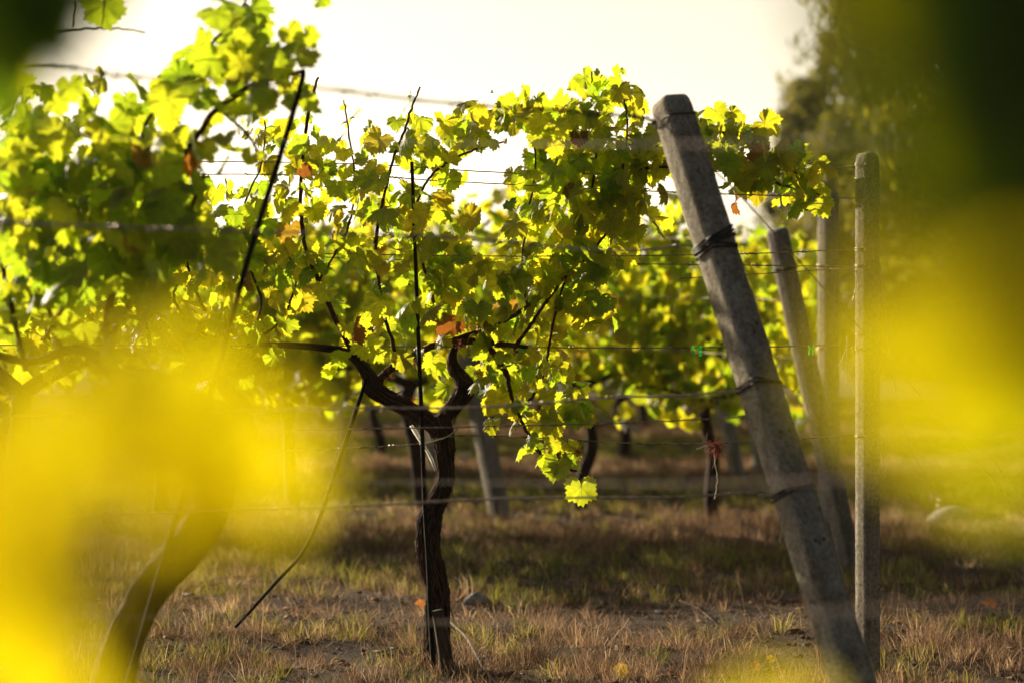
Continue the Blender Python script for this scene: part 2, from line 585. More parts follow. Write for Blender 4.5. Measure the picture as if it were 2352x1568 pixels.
def bark_disp(seed, grooves=9, amp=0.16, knots=(), ks=1.0):
    r_ = np.random.default_rng(seed)
    ph = r_.uniform(0, 6.28, 8)
    tw = r_.uniform(-.03, .03)

    def f(i, a):
        I, A = np.meshgrid(i * ks, a, indexing='ij')
        tws = A + tw * I + 0.15 * np.sin(I * 0.11 + ph[0])
        g = 1 - np.abs(np.sin(tws * grooves / 2 + ph[1] + 0.7 * np.sin(I * 0.09 + ph[2])))
        g2 = 1 - np.abs(np.sin(tws * grooves * 1.27 + ph[3] + 0.9 * np.sin(I * 0.17 + ph[4])))
        lump = 0.10 * np.sin(2 * tws + I * 0.07 + ph[5]) + 0.06 * np.sin(3 * A - I * 0.13 + ph[6])
        rough = r_.normal(0, 0.022, I.shape)
        fl = np.repeat(r_.normal(0, 1, (len(i) // 6 + 1, len(a))), 6, axis=0)[:len(i)]
        rough += 0.035 * fl * (fl > .3)
        out = 1 + lump - amp * g ** 2 - amp * 0.5 * g2 ** 2 + rough
        for k, w_, am in knots:
            out += am * np.exp(-((I / ks - k) / w_) ** 2)
        return out
    return f


# ------------------------------------------------------------------ ground, hills, haze
def terrain(x, y):
    h = np.zeros_like(x)
    m = np.clip((y - 34) / 160, 0, 1)
    h = h - 34 * m * m * (3 - 2 * m)
    und = 6 * np.sin(x * 0.004 + 1) * np.sin(y * 0.003) * np.clip((y - 300) / 600, 0, 1)
    near = 0.018 * np.sin(x * 2.3 + 1.1) * np.sin(y * 1.7) + 0.012 * np.sin(x * 5.1 + y * 3.3) + 0.010 * np.sin(y * 9 + 2 * np.sin(x * 1.3))
    return h + und + near * np.clip((60 - y) / 20, 0, 1)


ys = np.concatenate([np.linspace(-12, 4, 20), np.linspace(4.1, 20, 160), np.linspace(20.3, 40, 60), np.geomspace(41, 9000, 90)])
half = np.maximum(14, np.abs(ys) * 1.1)
us = np.linspace(-1, 1, 121)
us = np.sign(us) * np.abs(us) ** 1.6
X = half[:, None] * us[None]
Y = np.broadcast_to(ys[:, None], X.shape)
Z = terrain(X, Y)
nx = len(us)
i = (np.arange(len(ys) - 1)[:, None] * nx + np.arange(nx - 1)[None])
Q = np.stack([i, i + 1, i + nx + 1, i + nx], -1).reshape(-1, 4)
g = mesh('ground', np.stack([X, Y, Z], -1).reshape(-1, 3), Q, None, M['soil'])
tag(g, kind='structure')


def gz(x, y):
    return float(terrain(np.array([float(x)]), np.array([float(y)]))[0])


# distant range of hills beyond the valley
hx = np.linspace(-7000, 7000, 160)
hyv = np.linspace(0, 1, 14)
HX, HV = np.meshgrid(hx, hyv)
prof = 250 + 55 * np.sin(HX * 0.0011 + 0.6) + 24 * np.sin(HX * 0.0037) + 9 * np.sin(HX * 0.011 + 2)
HZ = -45 + (prof + 45) * np.sin(HV * math.pi) ** 0.8
HY = 7200 + HV * 1500 + 120 * np.sin(HX * 0.003)
i = (np.arange(13)[:, None] * 160 + np.arange(159)[None])
Q = np.stack([i, i + 1, i + 161, i + 160], -1).reshape(-1, 4)
hm = NT('hill_slope')
hm_ = hm.surf(hm.principled(hm.ramp(hm.noise(0.004, 5, hm.coords()), [(0.35, (0.05, 0.075, 0.03)), (0.65, (0.16, 0.15, 0.08))]), 0.95, spec=0.1))
tag(mesh('hills', np.stack([HX, HY, HZ], -1).reshape(-1, 3), Q, None, hm_), kind='structure')

HAZE = 0.0002
if HAZE:
    x0, x1, y0, y1, z0, z1 = -10500, 10500, -60, 9400, -60, 400
    V = [(x, y, z) for x in (x0, x1) for y in (y0, y1) for z in (z0, z1)]
    Q = [(0, 1, 3, 2), (4, 6, 7, 5), (0, 4, 5, 1), (2, 3, 7, 6), (0, 2, 6, 4), (1, 5, 7, 3)]
    t = NT('haze_air')
    pv = t.n('ShaderNodeVolumePrincipled')
    pv.inputs['Color'].default_value = (0.95, 0.97, 1.0, 1)
    pv.inputs['Density'].default_value = HAZE
    pv.inputs['Anisotropy'].default_value = 0.4
    t.l(pv.outputs[0], t.out.inputs['Volume'])
    hz = mesh('haze', V, Q, None, t.m, smooth=False)
    tag(hz, kind='stuff')


# ------------------------------------------------------------------ grass
def blades(name, mat, N, region, hfun, dfun, wid=0.0022, seed=1, clump=0.12, lean=0.5, k=46):
    r_ = np.random.default_rng(seed)
    y0, y1 = region
    nt = N // k
    yy = np.sqrt(r_.uniform(y0 ** 2, y1 ** 2, nt * 3))
    xx = r_.uniform(-1, 1, nt * 3) * (yy * 0.235 + 0.5)
    keep = r_.random(len(xx)) < dfun(xx, yy)
    xx, yy = xx[keep][:nt], yy[keep][:nt]
    sc_ = r_.uniform(.35, 1.25, len(xx))
    tc = np.clip(.65 * r_.beta(1.6, 1.6, len(xx)) + .5 * patch(xx, yy, 5.5, seed) - .1, 0, 1)
    tr = np.repeat(clump * sc_, k); tht = np.repeat(.45 + .6 * sc_, k)
    cx = np.repeat(xx, k); cy = np.repeat(yy, k)
    n_ = len(cx)
    a = r_.uniform(0, 6.28, n_); q = np.abs(r_.normal(0, .45, n_))
    bx = cx + tr * q * np.cos(a); by = cy + tr * q * np.sin(a)
    h = hfun(bx, by) * tht * r_.uniform(.35, 1.15, n_) * np.exp(-0.5 * q)
    bz = terrain(bx, by)
    ln = lean * (0.3 + 1.3 * q) * r_.uniform(.2, 1.5, n_)
    la = a + r_.normal(0, .9, n_)
    d = unit(np.stack([np.cos(la) * ln, np.sin(la) * ln, np.ones(n_)], -1))
    wdt = wid * r_.uniform(.5, 1.5, n_) * (0.5 + by / 16)
    fa = r_.uniform(0, 3.14, n_)
    side = np.stack([np.cos(fa), np.sin(fa) * .6, np.zeros(n_)], -1)
    B = np.stack([bx, by, bz - 0.005], -1)
    curl = r_.uniform(.1, .9, n_)
    bend = np.stack([np.cos(la + r_.normal(0, .8, n_)), np.sin(la), -.8 * curl], -1) * (h * .5 * curl)[:, None]
    Mid = B + d * (h * .6)[:, None]
    Tip = Mid + d * (h * .4)[:, None] + bend
    W = wdt[:, None] * side
    V = np.stack([B - W, B + W, Mid - W * .8, Mid + W * .8, Tip], 1).reshape(-1, 3)
    n = np.arange(n_) * 5
    Q = np.stack([n, n + 1, n + 3, n + 2], -1)
    T = np.stack([n + 2, n + 3, n + 4], -1)
    rn = np.clip(np.repeat(np.repeat(tc, k) * .6 + r_.uniform(0, .4, n_), 5), 0, 1)
    return tag(mesh(name, V, Q, T, mat, smooth=False, attr=rn), kind='stuff')


def sm(a, b, y):
    t_ = np.clip((y - a) / (b - a), 0, 1); return t_ * t_ * (3 - 2 * t_)


def patch(x, y, s, o):
    return 0.5 + 0.5 * np.sin(x * s + o + 1.7 * np.sin(y * s * .8)) * np.sin(y * s * 1.3 + o * 2 + 1.3 * np.sin(x * s * .7))


def band(y, a, b, f=0.3):
    return sm(a - f, a + f, y) * (1 - sm(b - f, b + f, y))


def dry_d(x, y):
    yy_ = y + 0.12 * np.sin(x * 2.1) + 0.1 * np.sin(x * 5.3)
    d = band(yy_, 5, 9.85, .15) * (0.16 + 0.84 * (patch(x, y, 4.3, 1) > .5)) + band(yy_, 9.85, 10.7, .2) * 0.15
    d = d + band(yy_, 12.5, 14.1, .2) * .95 + band(yy_, 10.9, 12.5, .2) * .3
    d = d + band(yy_, 14.1, 15.2, .2) * .25 + band(yy_, 17.2, 19.3) * .8 + band(yy_, 22, 24) * .6 + band(yy_, 26.5, 40) * .3
    return np.clip(d, 0, 1)


def green_d(x, y):
    yy_ = y + 0.12 * np.sin(x * 2.4 + 1) + 0.1 * np.sin(x * 4.3)
    left = sm(0.6, -0.6, x / (y / 9)) if False else (1 - sm(-0.9, 0.3, x))
    d = band(yy_, 10.7, 12.5, .2) * .8 + band(yy_, 12.5, 14.3, .2) * (.12 + .6 * left) + band(yy_, 14.9, 17.2) * .9 + band(yy_, 19.3, 22) * .9 + band(yy_, 24, 27) * .9
    d = d + band(yy_, 7, 10, .2) * (.12 * (1 + 3 * left) + .5 * (patch(x, y, 2.7, 4) > .74))
    return np.clip(d, 0, 1)


blades('dry_grass', M['dry'], 460000, (6.2, 30), lambda x, y: 0.095 + 0.05 * patch(x, y, 2.0, 3), dry_d, seed=3, wid=0.0009, lean=1.0, clump=.15)
blades('green_grass', M['green'], 260000, (7.0, 32), lambda x, y: 0.085 + 0.045 * patch(x, y, 1.4, 5), green_d, seed=4, wid=0.0013, lean=.8)
blades('straw_litter', M['dry'], 200000, (7.0, 17), lambda x, y: 0.07 + 0 * x, lambda x, y: np.clip(.35 + .6 * band(y, 9.5, 11, .3), 0, 1), seed=6, wid=0.0010, lean=7, clump=.8, k=20)
blades('tall_grass_stalks', M['dry'], 9000, (8.0, 15), lambda x, y: 0.17 + 0 * x, lambda x, y: .5 + 0 * x, seed=8, wid=0.0007, lean=.5, clump=.2, k=10)

# clods of soil and crumpled dead leaves
def scatter(name, mat, n, region, size, seed, flat=.6, dens=None):
    r_ = np.random.default_rng(seed)
    oct_v = np.array([(1, 0, 0), (-1, 0, 0), (0, 1, 0), (0, -1, 0), (0, 0, 1), (0, 0, -1), (.6, .6, .5), (-.6, .6, .4), (.6, -.6, .4), (-.6, -.6, .5)], float)
    T0 = np.array([(4, 6, 7), (4, 8, 6), (4, 9, 8), (4, 7, 9), (6, 0, 2), (6, 2, 7), (7, 2, 1), (7, 1, 9), (9, 1, 3), (9, 3, 8), (8, 3, 0), (8, 0, 6), (5, 2, 0), (5, 1, 2), (5, 3, 1), (5, 0, 3)])
    yy = np.sqrt(r_.uniform(region[0] ** 2, region[1] ** 2, n)); xx = r_.uniform(-1, 1, n) * (yy * .235 + .4)
    sz_ = size * r_.uniform(.3, 1, n) ** 2.2 * 2
    an = r_.uniform(0, 6.28, n)
    V = oct_v[None] * (1 + r_.normal(0, .28, (n, 10, 1))) + r_.normal(0, .15, (n, 10, 3))
    V = V * sz_[:, None, None] * np.array([1, .8, flat])
    c, s_ = np.cos(an)[:, None], np.sin(an)[:, None]
    V = np.stack([V[..., 0] * c - V[..., 1] * s_, V[..., 0] * s_ + V[..., 1] * c, V[..., 2]], -1)
    V += np.stack([xx, yy, terrain(xx, yy) + sz_ * .15], -1)[:, None, :]
    T = (T0[None] + np.arange(n)[:, None, None] * 10).reshape(-1, 3)
    return tag(mesh(name, V.reshape(-1, 3), None, T, mat, smooth=False, attr=np.repeat(r_.random(n), 10)), kind='stuff')


M['clod'] = grass_mat('clod', [(0, (0.018, 0.011, 0.007)), (.6, (0.04, 0.026, 0.017)), (1, (0.08, 0.054, 0.036))], 0.0)
M['litter'] = grass_mat('dead_leaf', [(0, (0.06, 0.025, 0.012)), (.5, (0.2, 0.09, 0.04)), (1, (0.42, 0.24, 0.10))], 0.4)
scatter('soil_clods', M['clod'], 14000, (7.5, 18), .008, 71, .4)
scatter('leaf_litter', M['litter'], 7000, (7.5, 20), .016, 72, .35)

# stones, sticks and fallen leaves
def stone(name, label, c, r, seed, squash=.5, group=None):
    r_ = np.random.default_rng(seed)
    n1, n2 = 12, 9
    V = []
    ph = r_.uniform(0, 6.28, 6)
    for a in range(n2 + 1):
        th = math.pi * a / n2
        for b in range(n1):
            p = 2 * math.pi * b / n1
            k = 1 + .16 * math.sin(2 * p + ph[0]) + .12 * math.sin(3 * th + ph[1]) + .1 * math.sin(5 * p + 2 * th + ph[2]) + r_.normal(0, .03)
            V.append((r * k * math.sin(th) * math.cos(p), r * .8 * k * math.sin(th) * math.sin(p), r * squash * k * math.cos(th)))
    V = np.array(V) + np.array(c)
    Q = [(a * n1 + b, (a + 1) * n1 + b, (a + 1) * n1 + (b + 1) % n1, a * n1 + (b + 1) % n1) for a in range(n2) for b in range(n1)]
    o = mesh(name, V, Q, None, M['stone'], origin=c, smooth=True)
    return tag(o, label, 'stone', group)


def gpt(X, Y):
    """ground point seen at (X, Y)"""
    d = 8.0
    for _ in range(30):
        p = P(X, Y, d)
        d *= (CAMZ - gz(p[0], d)) / (CAMZ - p[2])
    p = P(X, Y, d); p[2] = gz(p[0], p[1])
    return p


p = gpt(1095, 1385)
stone('stone', 'rounded pale stone on the dark soil just behind the big vine trunk', p + np.array([0, 0, .012]), .058, 3, .5)
p = gpt(1480, 1368)
stone('stone', 'small flat clod of soil right of the trunk in the shaded strip', p + np.array([0, 0, .006]), .03, 5, .45)
p = gpt(15 + 1500, 1405)
stone('stone', 'grey pebble lying on the shaded soil near the leaning post', p, .022, 7, .5)

t = Tubes()
a, b = gpt(1030, 1440), gpt(1150, 1590)
pa = spline([a + [0, 0, .03], a * .66 + b * .34 + [0.01, 0, .035], a * .3 + b * .7 + [-.005, 0, .02], b + [0, 0, .012]], 6)
t.add(pa, np.linspace(.0035, .006, len(pa)), 8)
tag(t.build('dead_stick', M['stick']), 'pale grey stick lying on dry grass at the foot of the big trunk', 'stick')
t = Tubes()
a, b = gpt(1050, 1420), gpt(1190, 1475)
pa = spline([a + [0, 0, .02], (a + b) / 2 + [0, 0, .03], b + [0, 0, .012]], 6)
t.add(pa, .0028, 6)
tag(t.build('dead_stick', M['cane']), 'thin reddish cane lying on the ground behind the grey stick', 'stick')
t = Tubes()
a, b = gpt(1560, 1385), gpt(1640, 1432)
pa = spline([a + [0, 0, .015], (a + b) / 2 + [0.01, 0, .02], b + [0, 0, .01]], 6)
t.add(pa, .003, 6)
tag(t.build('dead_stick', M['stick']), 'short bent twig on bare soil left of the leaning concrete post', 'stick')

for k, (X_, Y_, s_, m_, lb) in enumerate([
    (2275, 1400, .05, 'fallen', 'orange curled leaf lying in the grass right of the upright post'),
    (1425, 1558, .055, 'fallen_y', 'yellow and brown leaf on dry grass at the bottom edge'),
    (965, 1402, .045, 'fallen', 'orange leaf standing in the straw left of the big trunk'),
    (1735, 1545, .04, 'fallen', 'small red leaf in the straw left of the leaning post foot'),
    (1770, 1530, .035, 'fallen_y', 'small tan leaf in the straw touching the leaning post foot'),
    (800, 1185, .05, 'fallen_y', 'yellow leaf in the green grass between the curved rod and the trunk')]):
    L = Leaves(HI); c = gpt(X_, Y_) + np.array([0, 0, .03])
    L.add(c, (random.uniform(-1, 1), .3, .5), (random.uniform(-.5, .5), -.6, .7), s_, .5)
    o = L.build('fallen_leaf', M[m_], None, origin=tuple(c))
    tag(o, lb, 'leaf', 'fallen leaves on the ground')

# ------------------------------------------------------------------ concrete posts
def post(name, label, base, top, a, phi, group='concrete trellis posts', bulge=.0, holes=(), seed=1):
    base = np.array(base, float); top = np.array(top, float)
    root = thing(name, label, 'post', tuple(base), group)
    ax = top - base; L = np.linalg.norm(ax); ax /= L
    e1 = unit(np.cross(ax, np.array([0, 1.0, 0]))); e2 = np.cross(ax, e1)
    c, s = math.cos(phi), math.sin(phi)
    u, v = c * e1 + s * e2, -s * e1 + c * e2
    ch = .075
    sec = []
    h = .5
    corners = [(h, h), (-h, h), (-h, -h), (h, -h)]
    for k in range(4):
        p, q = np.array(corners[k]), np.array(corners[(k + 1) % 4])
        dirv = q - p
        for f in (ch, .35, .65, 1 - ch): sec.append(p + dirv * f)
    sec = np.array(sec)
    n = len(sec)
    r_ = np.random.default_rng(seed)
    ss = np.concatenate([np.linspace(-.3, L - .05, 90), L - .05 + .05 * np.array([.3, .55, .75, .9, .98, 1.0])])
    kk = np.concatenate([np.ones(90), [.985, .96, .91, .8, .62, .35]])
    V = []
    nz = r_.normal(0, .0006, (len(ss), n))
    chip = (r_.random((len(ss), n)) > .93) * r_.uniform(0, .004, (len(ss), n)); nz -= chip * (np.arange(n) % 4 != 1)
    for q in range(len(ss)):
        wv = 1 - .04 * ss[q] / L
        jit = 1 + nz[q][:, None] / a
        r2 = sec * a * kk[q] * wv * jit
        V.append(base + ax * ss[q] + r2[:, :1] * u + r2[:, 1:] * v)
    V = np.vstack(V + [[base + ax * L]])
    i_ = np.arange(len(ss) - 1)[:, None] * n + np.arange(n)[None]
    j_ = np.arange(len(ss) - 1)[:, None] * n + (np.arange(n)[None] + 1) % n
    Q = np.stack([i_, j_, j_ + n, i_ + n], -1).reshape(-1, 4)
    l0 = (len(ss) - 1) * n
    T = [(l0 + q, l0 + (q + 1) % n, len(V) - 1) for q in range(n)]
    o = mesh('shaft', V, Q, T, M['concrete'], root, smooth=False)
    root['_ax'] = 0
    del root['_ax']
    for sq, off in holes:
        tt = Tubes()
        face = -v * a * .5 * (1 - .04 * sq / L)
        # choose the face turned to the camera on the right
        cands = [u, -u, v, -v]
        cands.sort(key=lambda w_: (w_[1]))
        f0, f1 = cands[0], cands[1]
        f = f0 if f0[0] > f1[0] else f1
        g_ = np.cross(ax, f)
        c0 = base + ax * sq + f * a * .5 * .985 + g_ * off * a
        tt.add(np.array([c0 - f * .01, c0 + f * .0012]), .0055, 10)
        tt.build('wire_hole', M['rubber'], root)
    return root, ax, u, v, L


def wrap(root, name, base, ax, u, v, s, a, rad=.002, turns=2, mat='wire', tilt=.0, seed=0):
    r_ = np.random.default_rng(seed)
    t_ = Tubes()
    for k in range(turns):
        pts = []
        hh = a * .5 + rad
        tl = tilt + r_.uniform(-.25, .25) * .6
        for cu, cv in ((hh, hh * .6), (hh * .8, hh), (-hh * .8, hh), (-hh, hh * .6), (-hh, -hh * .8), (-hh * .8, -hh), (hh * .8, -hh), (hh, -hh * .8), (hh, hh * .6)):
            pts.append(np.array(base) + ax * (s + k * rad * 2.6 + tl * cu + r_.normal(0, .0015)) + u * cu + v * cv)
        t_.add(np.array(pts), rad, 6)
    return t_.build(name, M[mat], root)


# upright post in the main row
D1 = 8.75
b1 = P(1993, 1545, D1); b1[2] = 0
t1 = P(1992, 352, D1)
PA = .068
r1, ax1, u1, v1, L1 = post('concrete_post', 'tall upright concrete post with four trellis wires at the end of the sharp row', b1, t1, PA, R(36), seed=1)


def sz(ypx, d, base, ax):   # length along the post where it is seen at ypx
    return (P(0, ypx, d)[2] - base[2]) / ax[2]


for k, yp in enumerate((380, 412, 456, 572, 612, 770, 800, 1000)):
    wrap(r1, 'wire_wrap', b1, ax1, u1, v1, sz(yp, D1, b1, ax1), PA, .0011, 2, 'wire', seed=k)

# leaning brace post nearer to the camera
bl = P(2038, 1819, 6.7); bl[2] = 0
tl_ = P(1536, 226, 7.3)
LA = .098
rl, axl, ul, vl, Ll = post('concrete_post', 'thick concrete post leaning far to the left with dark bands round it', bl, tl_, LA, R(32), seed=2,
                           holes=((1.05, -.12), (1.05, .18), (.72, -.12), (.72, .18), (.30, -.3)))
for yp, rad, turns, mt, ti in ((262, .0022, 1, 'rubber', -.1), (560, .0042, 3, 'rubber', -.2), (578, .003, 2, 'rubber', .1), (893, .003, 2, 'rubber', .12), (1130, .003, 2, 'rubber', .0)):
    dd = 7.0
    wrap(rl, 'black_band', bl, axl, ul, vl, sz(yp, dd, bl, axl), LA, rad, turns, mt, ti, seed=yp)

# second row: upright post and its brace
D2 = 12.3
b2 = P(1905, 1290, D2); b2[2] = 0
t2 = P(1902, 440, D2)
r2, ax2, u2, v2, L2 = post('concrete_post', 'blurred upright concrete post between the leaning post and the tall upright post', b2, t2, .085, R(35), seed=3)
for yp in (610, 800, 960):
    wrap(r2, 'wire_wrap', b2, ax2, u2, v2, sz(yp, D2, b2, ax2), .085, .002, 2, 'wire', seed=yp)
b3 = P(1955, 1300, 12.1); b3[2] = 0
t3 = P(1783, 525, 11.8)
r3, ax3, u3, v3, L3 = post('concrete_post', 'blurred brace post leaning left behind the thick leaning post', b3, t3, .088, R(35), seed=4)
wrap(r3, 'black_band', b3, ax3, u3, v3, sz(560 + 60, 11.9, b3, ax3), .088, .003, 3, 'rubber', 0, seed=5)
# further posts
D4 = 14.64
b4 = P(1150, 1195, D4); b4[2] = 0
t4 = P(1072, 800, D4 - .1)
post('concrete_post', 'blurred leaning concrete post right of the big trunk in the next row', b4, t4, .10, R(36), seed=5)
for X0, Y0, X1, Y1, dd, lb in ((1695, 1110, 1655, 900, 17.3, 'far concrete post seen left of the thick leaning post, leaning slightly'),
                               (1003, 1085, 985, 800, 18.2, 'far grey post half hidden behind the thin stake of the big vine'),
                               (792, 1085, 790, 820, 18.3, 'far grey post standing behind the curved rod'),
                               (1745, 1090, 1735, 900, 18.0, 'narrow far post hidden partly by the thick leaning post')):
    bb = P(X0, Y0, dd); bb[2] = gz(bb[0], dd)
    tt_ = P(X1, Y1, dd)
    post('concrete_post', lb, bb, tt_, .085, R(36), seed=int(X0))

# ------------------------------------------------------------------ wires
def wire(label, pts, d=None, rad=.0022, mat='wire', wob=.0012, barbs=0, seed=0, name='trellis_wire', cat='wire', group='trellis wires'):
    """pts rows (X, Y, dist)"""
    r_ = np.random.default_rng(seed)
    W = np.array([P(x, y, q) for x, y, q in pts])
    S = spline(W, 24)
    S[1:-1] += np.cumsum(r_.normal(0, wob * .25, (len(S) - 2, 3)), 0) * .15 + r_.normal(0, wob * .35, (len(S) - 2, 3))
    t_ = Tubes(); t_.add(S, rad, 5)
    for k in range(barbs):
        q = S[r_.integers(4, len(S) - 4)]
        m_ = 9
        a = np.linspace(0, r_.uniform(6, 14), m_)
        c_ = q + np.stack([np.linspace(-.01, .012, m_), .004 * np.cos(a), .004 * np.sin(a)], -1)
        c_[-1] += r_.normal(0, .006, 3); c_[0] += r_.normal(0, .005, 3)
        t_.add(c_, rad * .7, 4)
    o = t_.build(name, M[mat], None, origin=tuple(W[0]))
    return tag(o, label, cat, group)


DW = 8.72
wire('topmost wire of the sharp row, passing the tip of the tall stake', [(-300, 372, 8.9), (700, 374, 8.8), (1200, 398, 8.7), (1600, 395, 8.7), (1962, 384, 8.74)], barbs=8, seed=1)
wire('twisted second wire of the sharp row just under the topmost', [(-300, 400, 8.9), (700, 402, 8.75), (1045, 418, 8.65), (1500, 440, 8.65), (1850, 452, 8.68), (1962, 456, 8.72)], barbs=18, seed=2)
wire('upper wire of the middle pair, meeting the upright post at its middle', [(-300, 560, 8.9), (520, 578, 8.8), (1090, 588, 8.65), (1600, 586, 8.65), (1962, 574, 8.72)], barbs=14, seed=3)
wire('lower wire of the middle pair crossing the whole row', [(-300, 575, 8.9), (520, 585, 8.9), (1090, 602, 8.8), (1600, 608, 8.8), (1962, 613, 8.8)], barbs=12, seed=4)
wire('cordon wire carrying two bright green clips', [(-300, 792, 8.85), (600, 794, 8.7), (1360, 798, 8.7), (1700, 797, 8.7), (1935, 793, 8.7), (1962, 802, 8.72)], rad=.0024, barbs=6, seed=5)
wire('wire tied round the big trunk and ending at the upright post', [(-200, 1055, 8.9), (600, 1036, 8.8), (850, 1026, 8.7), (965, 1018, 8.62), (1045, 1001, 8.62), (1190, 1003, 8.66), (1480, 1018, 8.7), (1730, 1014, 8.7), (1960, 998, 8.72)], rad=.0024, barbs=5, seed=6)
wire('short wire between the leaning and upright posts just above the clip wire', [(1560, 640, 8.0), (1760, 628, 8.4), (1962, 616, 8.72)], rad=.0018, barbs=3, seed=21)
wire('slack wire dipping from the column of leaves to the upright post top', [(1180, 268, 8.7), (1500, 330, 8.7), (1760, 372, 8.7), (1962, 378, 8.72)], rad=.0018, barbs=10, seed=22)
# near-row wires tied to the leaning post
wire('soft wire leaving the leaning post at its middle band', [(-400, 960, 6.2), (700, 938, 6.5), (1100, 934, 6.7), (1400, 912, 6.85), (1560, 908, 6.9), (1700, 896, 6.95)], rad=.0034, mat='old_wire', barbs=10, seed=7)
wire('thin wire just under the middle band of the leaning post', [(-300, 1000, 7.6), (620, 988, 7.6), (1200, 977, 7.6), (1500, 968, 7.5), (1740, 955, 7.5)], rad=.0024, mat='wire', seed=8)
wire('pale wire leaving the leaning post at its lowest band', [(-300, 1205, 6.0), (690, 1168, 6.4), (1100, 1146, 6.6), (1400, 1142, 6.8), (1560, 1140, 6.9), (1770, 1128, 7.0)], rad=.0034, mat='old_wire', barbs=2, seed=9)
wire('blurred knotted wire leaving the leaning post at its thick upper band', [(-300, 500, 5.2), (500, 530, 5.6), (1040, 545, 6.0), (1400, 576, 6.4), (1590, 562, 6.8)], rad=.0035, mat='wire', barbs=14, seed=10)
wire('blurred thorny wire across the near leaves from the upper left', [(-200, 160, 5.0), (130, 158, 5.0), (300, 178, 5.0), (690, 200, 5.1), (1030, 238, 5.6), (1450, 268, 6.3), (1510, 290, 6.6)], rad=.0032, mat='cane', barbs=40, seed=11)
wire('very blurred pale wire crossing the top of the leaning post', [(-900, 300, 7.0), (300, 318, 6.0), (1100, 330, 4.8), (1700, 330, 3.4), (2100, 322, 2.9), (2600, 330, 2.2)], rad=.0010, mat='rust', seed=12)
wire('very blurred pale wire crossing the lower leaning post and the anchor', [(-900, 1080, 6.6), (500, 1100, 5.4), (1300, 1110, 4.4), (1850, 1105, 3.3), (2150, 1070, 3.0), (2600, 1010, 2.3)], rad=.0010, mat='rust', seed=13)
wire('very blurred wire crossing the foot of both posts', [(-900, 1400, 6.4), (500, 1420, 5.2), (1300, 1430, 4.2), (2000, 1400, 3.0), (2600, 1370, 2.3)], rad=.0010, mat='rust', seed=14)
# guy wires to anchors on the right
wire('guy wire running down right from the top of the leaning post', [(1500, 262, 6.7), (1570, 330, 6.75), (1700, 450, 6.95), (1880, 650, 7.3), (2110, 905, 7.8), (2450, 1300, 8.3)], rad=.0022, seed=15, wob=.0004, name='guy_wire', group='guy wires')
wire('guy wire running from the upright post down to the blurred stone anchor', [(2020, 600, 8.7), (2075, 980, 10.2), (2150, 1130, 12.6)], rad=.002, seed=16, wob=.0004, name='guy_wire', group='guy wires')
wire('second guy wire beside the anchor, running farther right', [(2020, 640, 8.7), (2300, 1080, 9.2), (2600, 1420, 9.4)], rad=.0022, seed=17, wob=.0004, name='guy_wire', group='guy wires')
# second-row and third-row wires
for k, (z_, lb) in enumerate(((1.68, 'top'), (1.35, 'upper middle'), (1.05, 'middle'), (.8, 'lower'))):
    xa = -4.0
    W = np.array([[xa, 16.0, z_], [0, 14.6, z_], [b2[0], D2, z_ - .02]])
    t_ = Tubes(); t_.add(spline(W, 10), .0016, 5)
    tag(t_.build('trellis_wire', M['wire'], None, origin=tuple(W[0])), lb + ' blurred wire of the second row behind the big vine', 'wire', 'trellis wires')

# ------------------------------------------------------------------ clips, twine, dried bits
def clip(X, Y, d, label, w_=22, h_=20):
    s = d / FPX
    root = thing('trellis_clip', label, 'clip', tuple(P(X, Y - h_ / 2, d)), 'green plastic trellis clips')
    t_ = Tubes()
    c = P(X, Y, d)
    a_, b_ = w_ * s / 2, h_ * s / 2
    for sx in (-1, 1):
        pts = np.array([c + [sx * a_ * .75, -.004, b_ * 1.25], c + [sx * a_ * 1.0, -.006, b_ * .5], c + [sx * a_ * .6, 0, -b_ * .3], c + [sx * a_ * .95, .004, -b_], c + [sx * a_ * .35, .004, -b_]])
        t_.add(spline(pts, 5), .0024, 6)
    t_.build('jaws', M['clip'], root)
    t2_ = Tubes()
    t2_.add(spline(np.array([c + [-a_ * .7, 0, b_ * .9], c + [0, -.003, b_ * .3], c + [a_ * .7, 0, b_ * .9]]), 5), .0026, 6)
    t2_.build('bridge', M['clip'], root)


clip(1601, 806, 8.69, 'bright green wide trellis clip on the cordon wire left of the leaning post')
clip(1863, 804, 8.69, 'bright green narrow trellis clip on the cordon wire right of the leaning post', 12, 18)
clip(1203, 803, 8.69, 'small green trellis clip on the cordon wire among leaves right of the big vine', 10, 10)
clip(752, 798, 8.69, 'small green trellis clip on the horizontal arm of the big vine', 14, 8)


def strand(name, label, pts, d, rad, mat='twine', cat='twine', wob=.0008, tuft=0, group=None):
    r_ = np.random.default_rng(int(pts[0][0]))
    W = spline(np.array([P(x, y, d) for x, y in pts]), 8)
    W[1:] += r_.normal(0, wob, (len(W) - 1, 3))
    t_ = Tubes()
    rr = np.full(len(W), rad); rr[-3:] *= 1.7
    t_.add(W, rr, 6)
    ph = np.arange(len(W)) * .9
    W2 = W + np.stack([np.cos(ph), np.sin(ph), 0 * ph], -1) * rad * .9
    t_.add(W2, rad * .6, 5)
    o = t_.build(name, M[mat], None, origin=tuple(W[0]))
    return tag(o, label, cat, group)


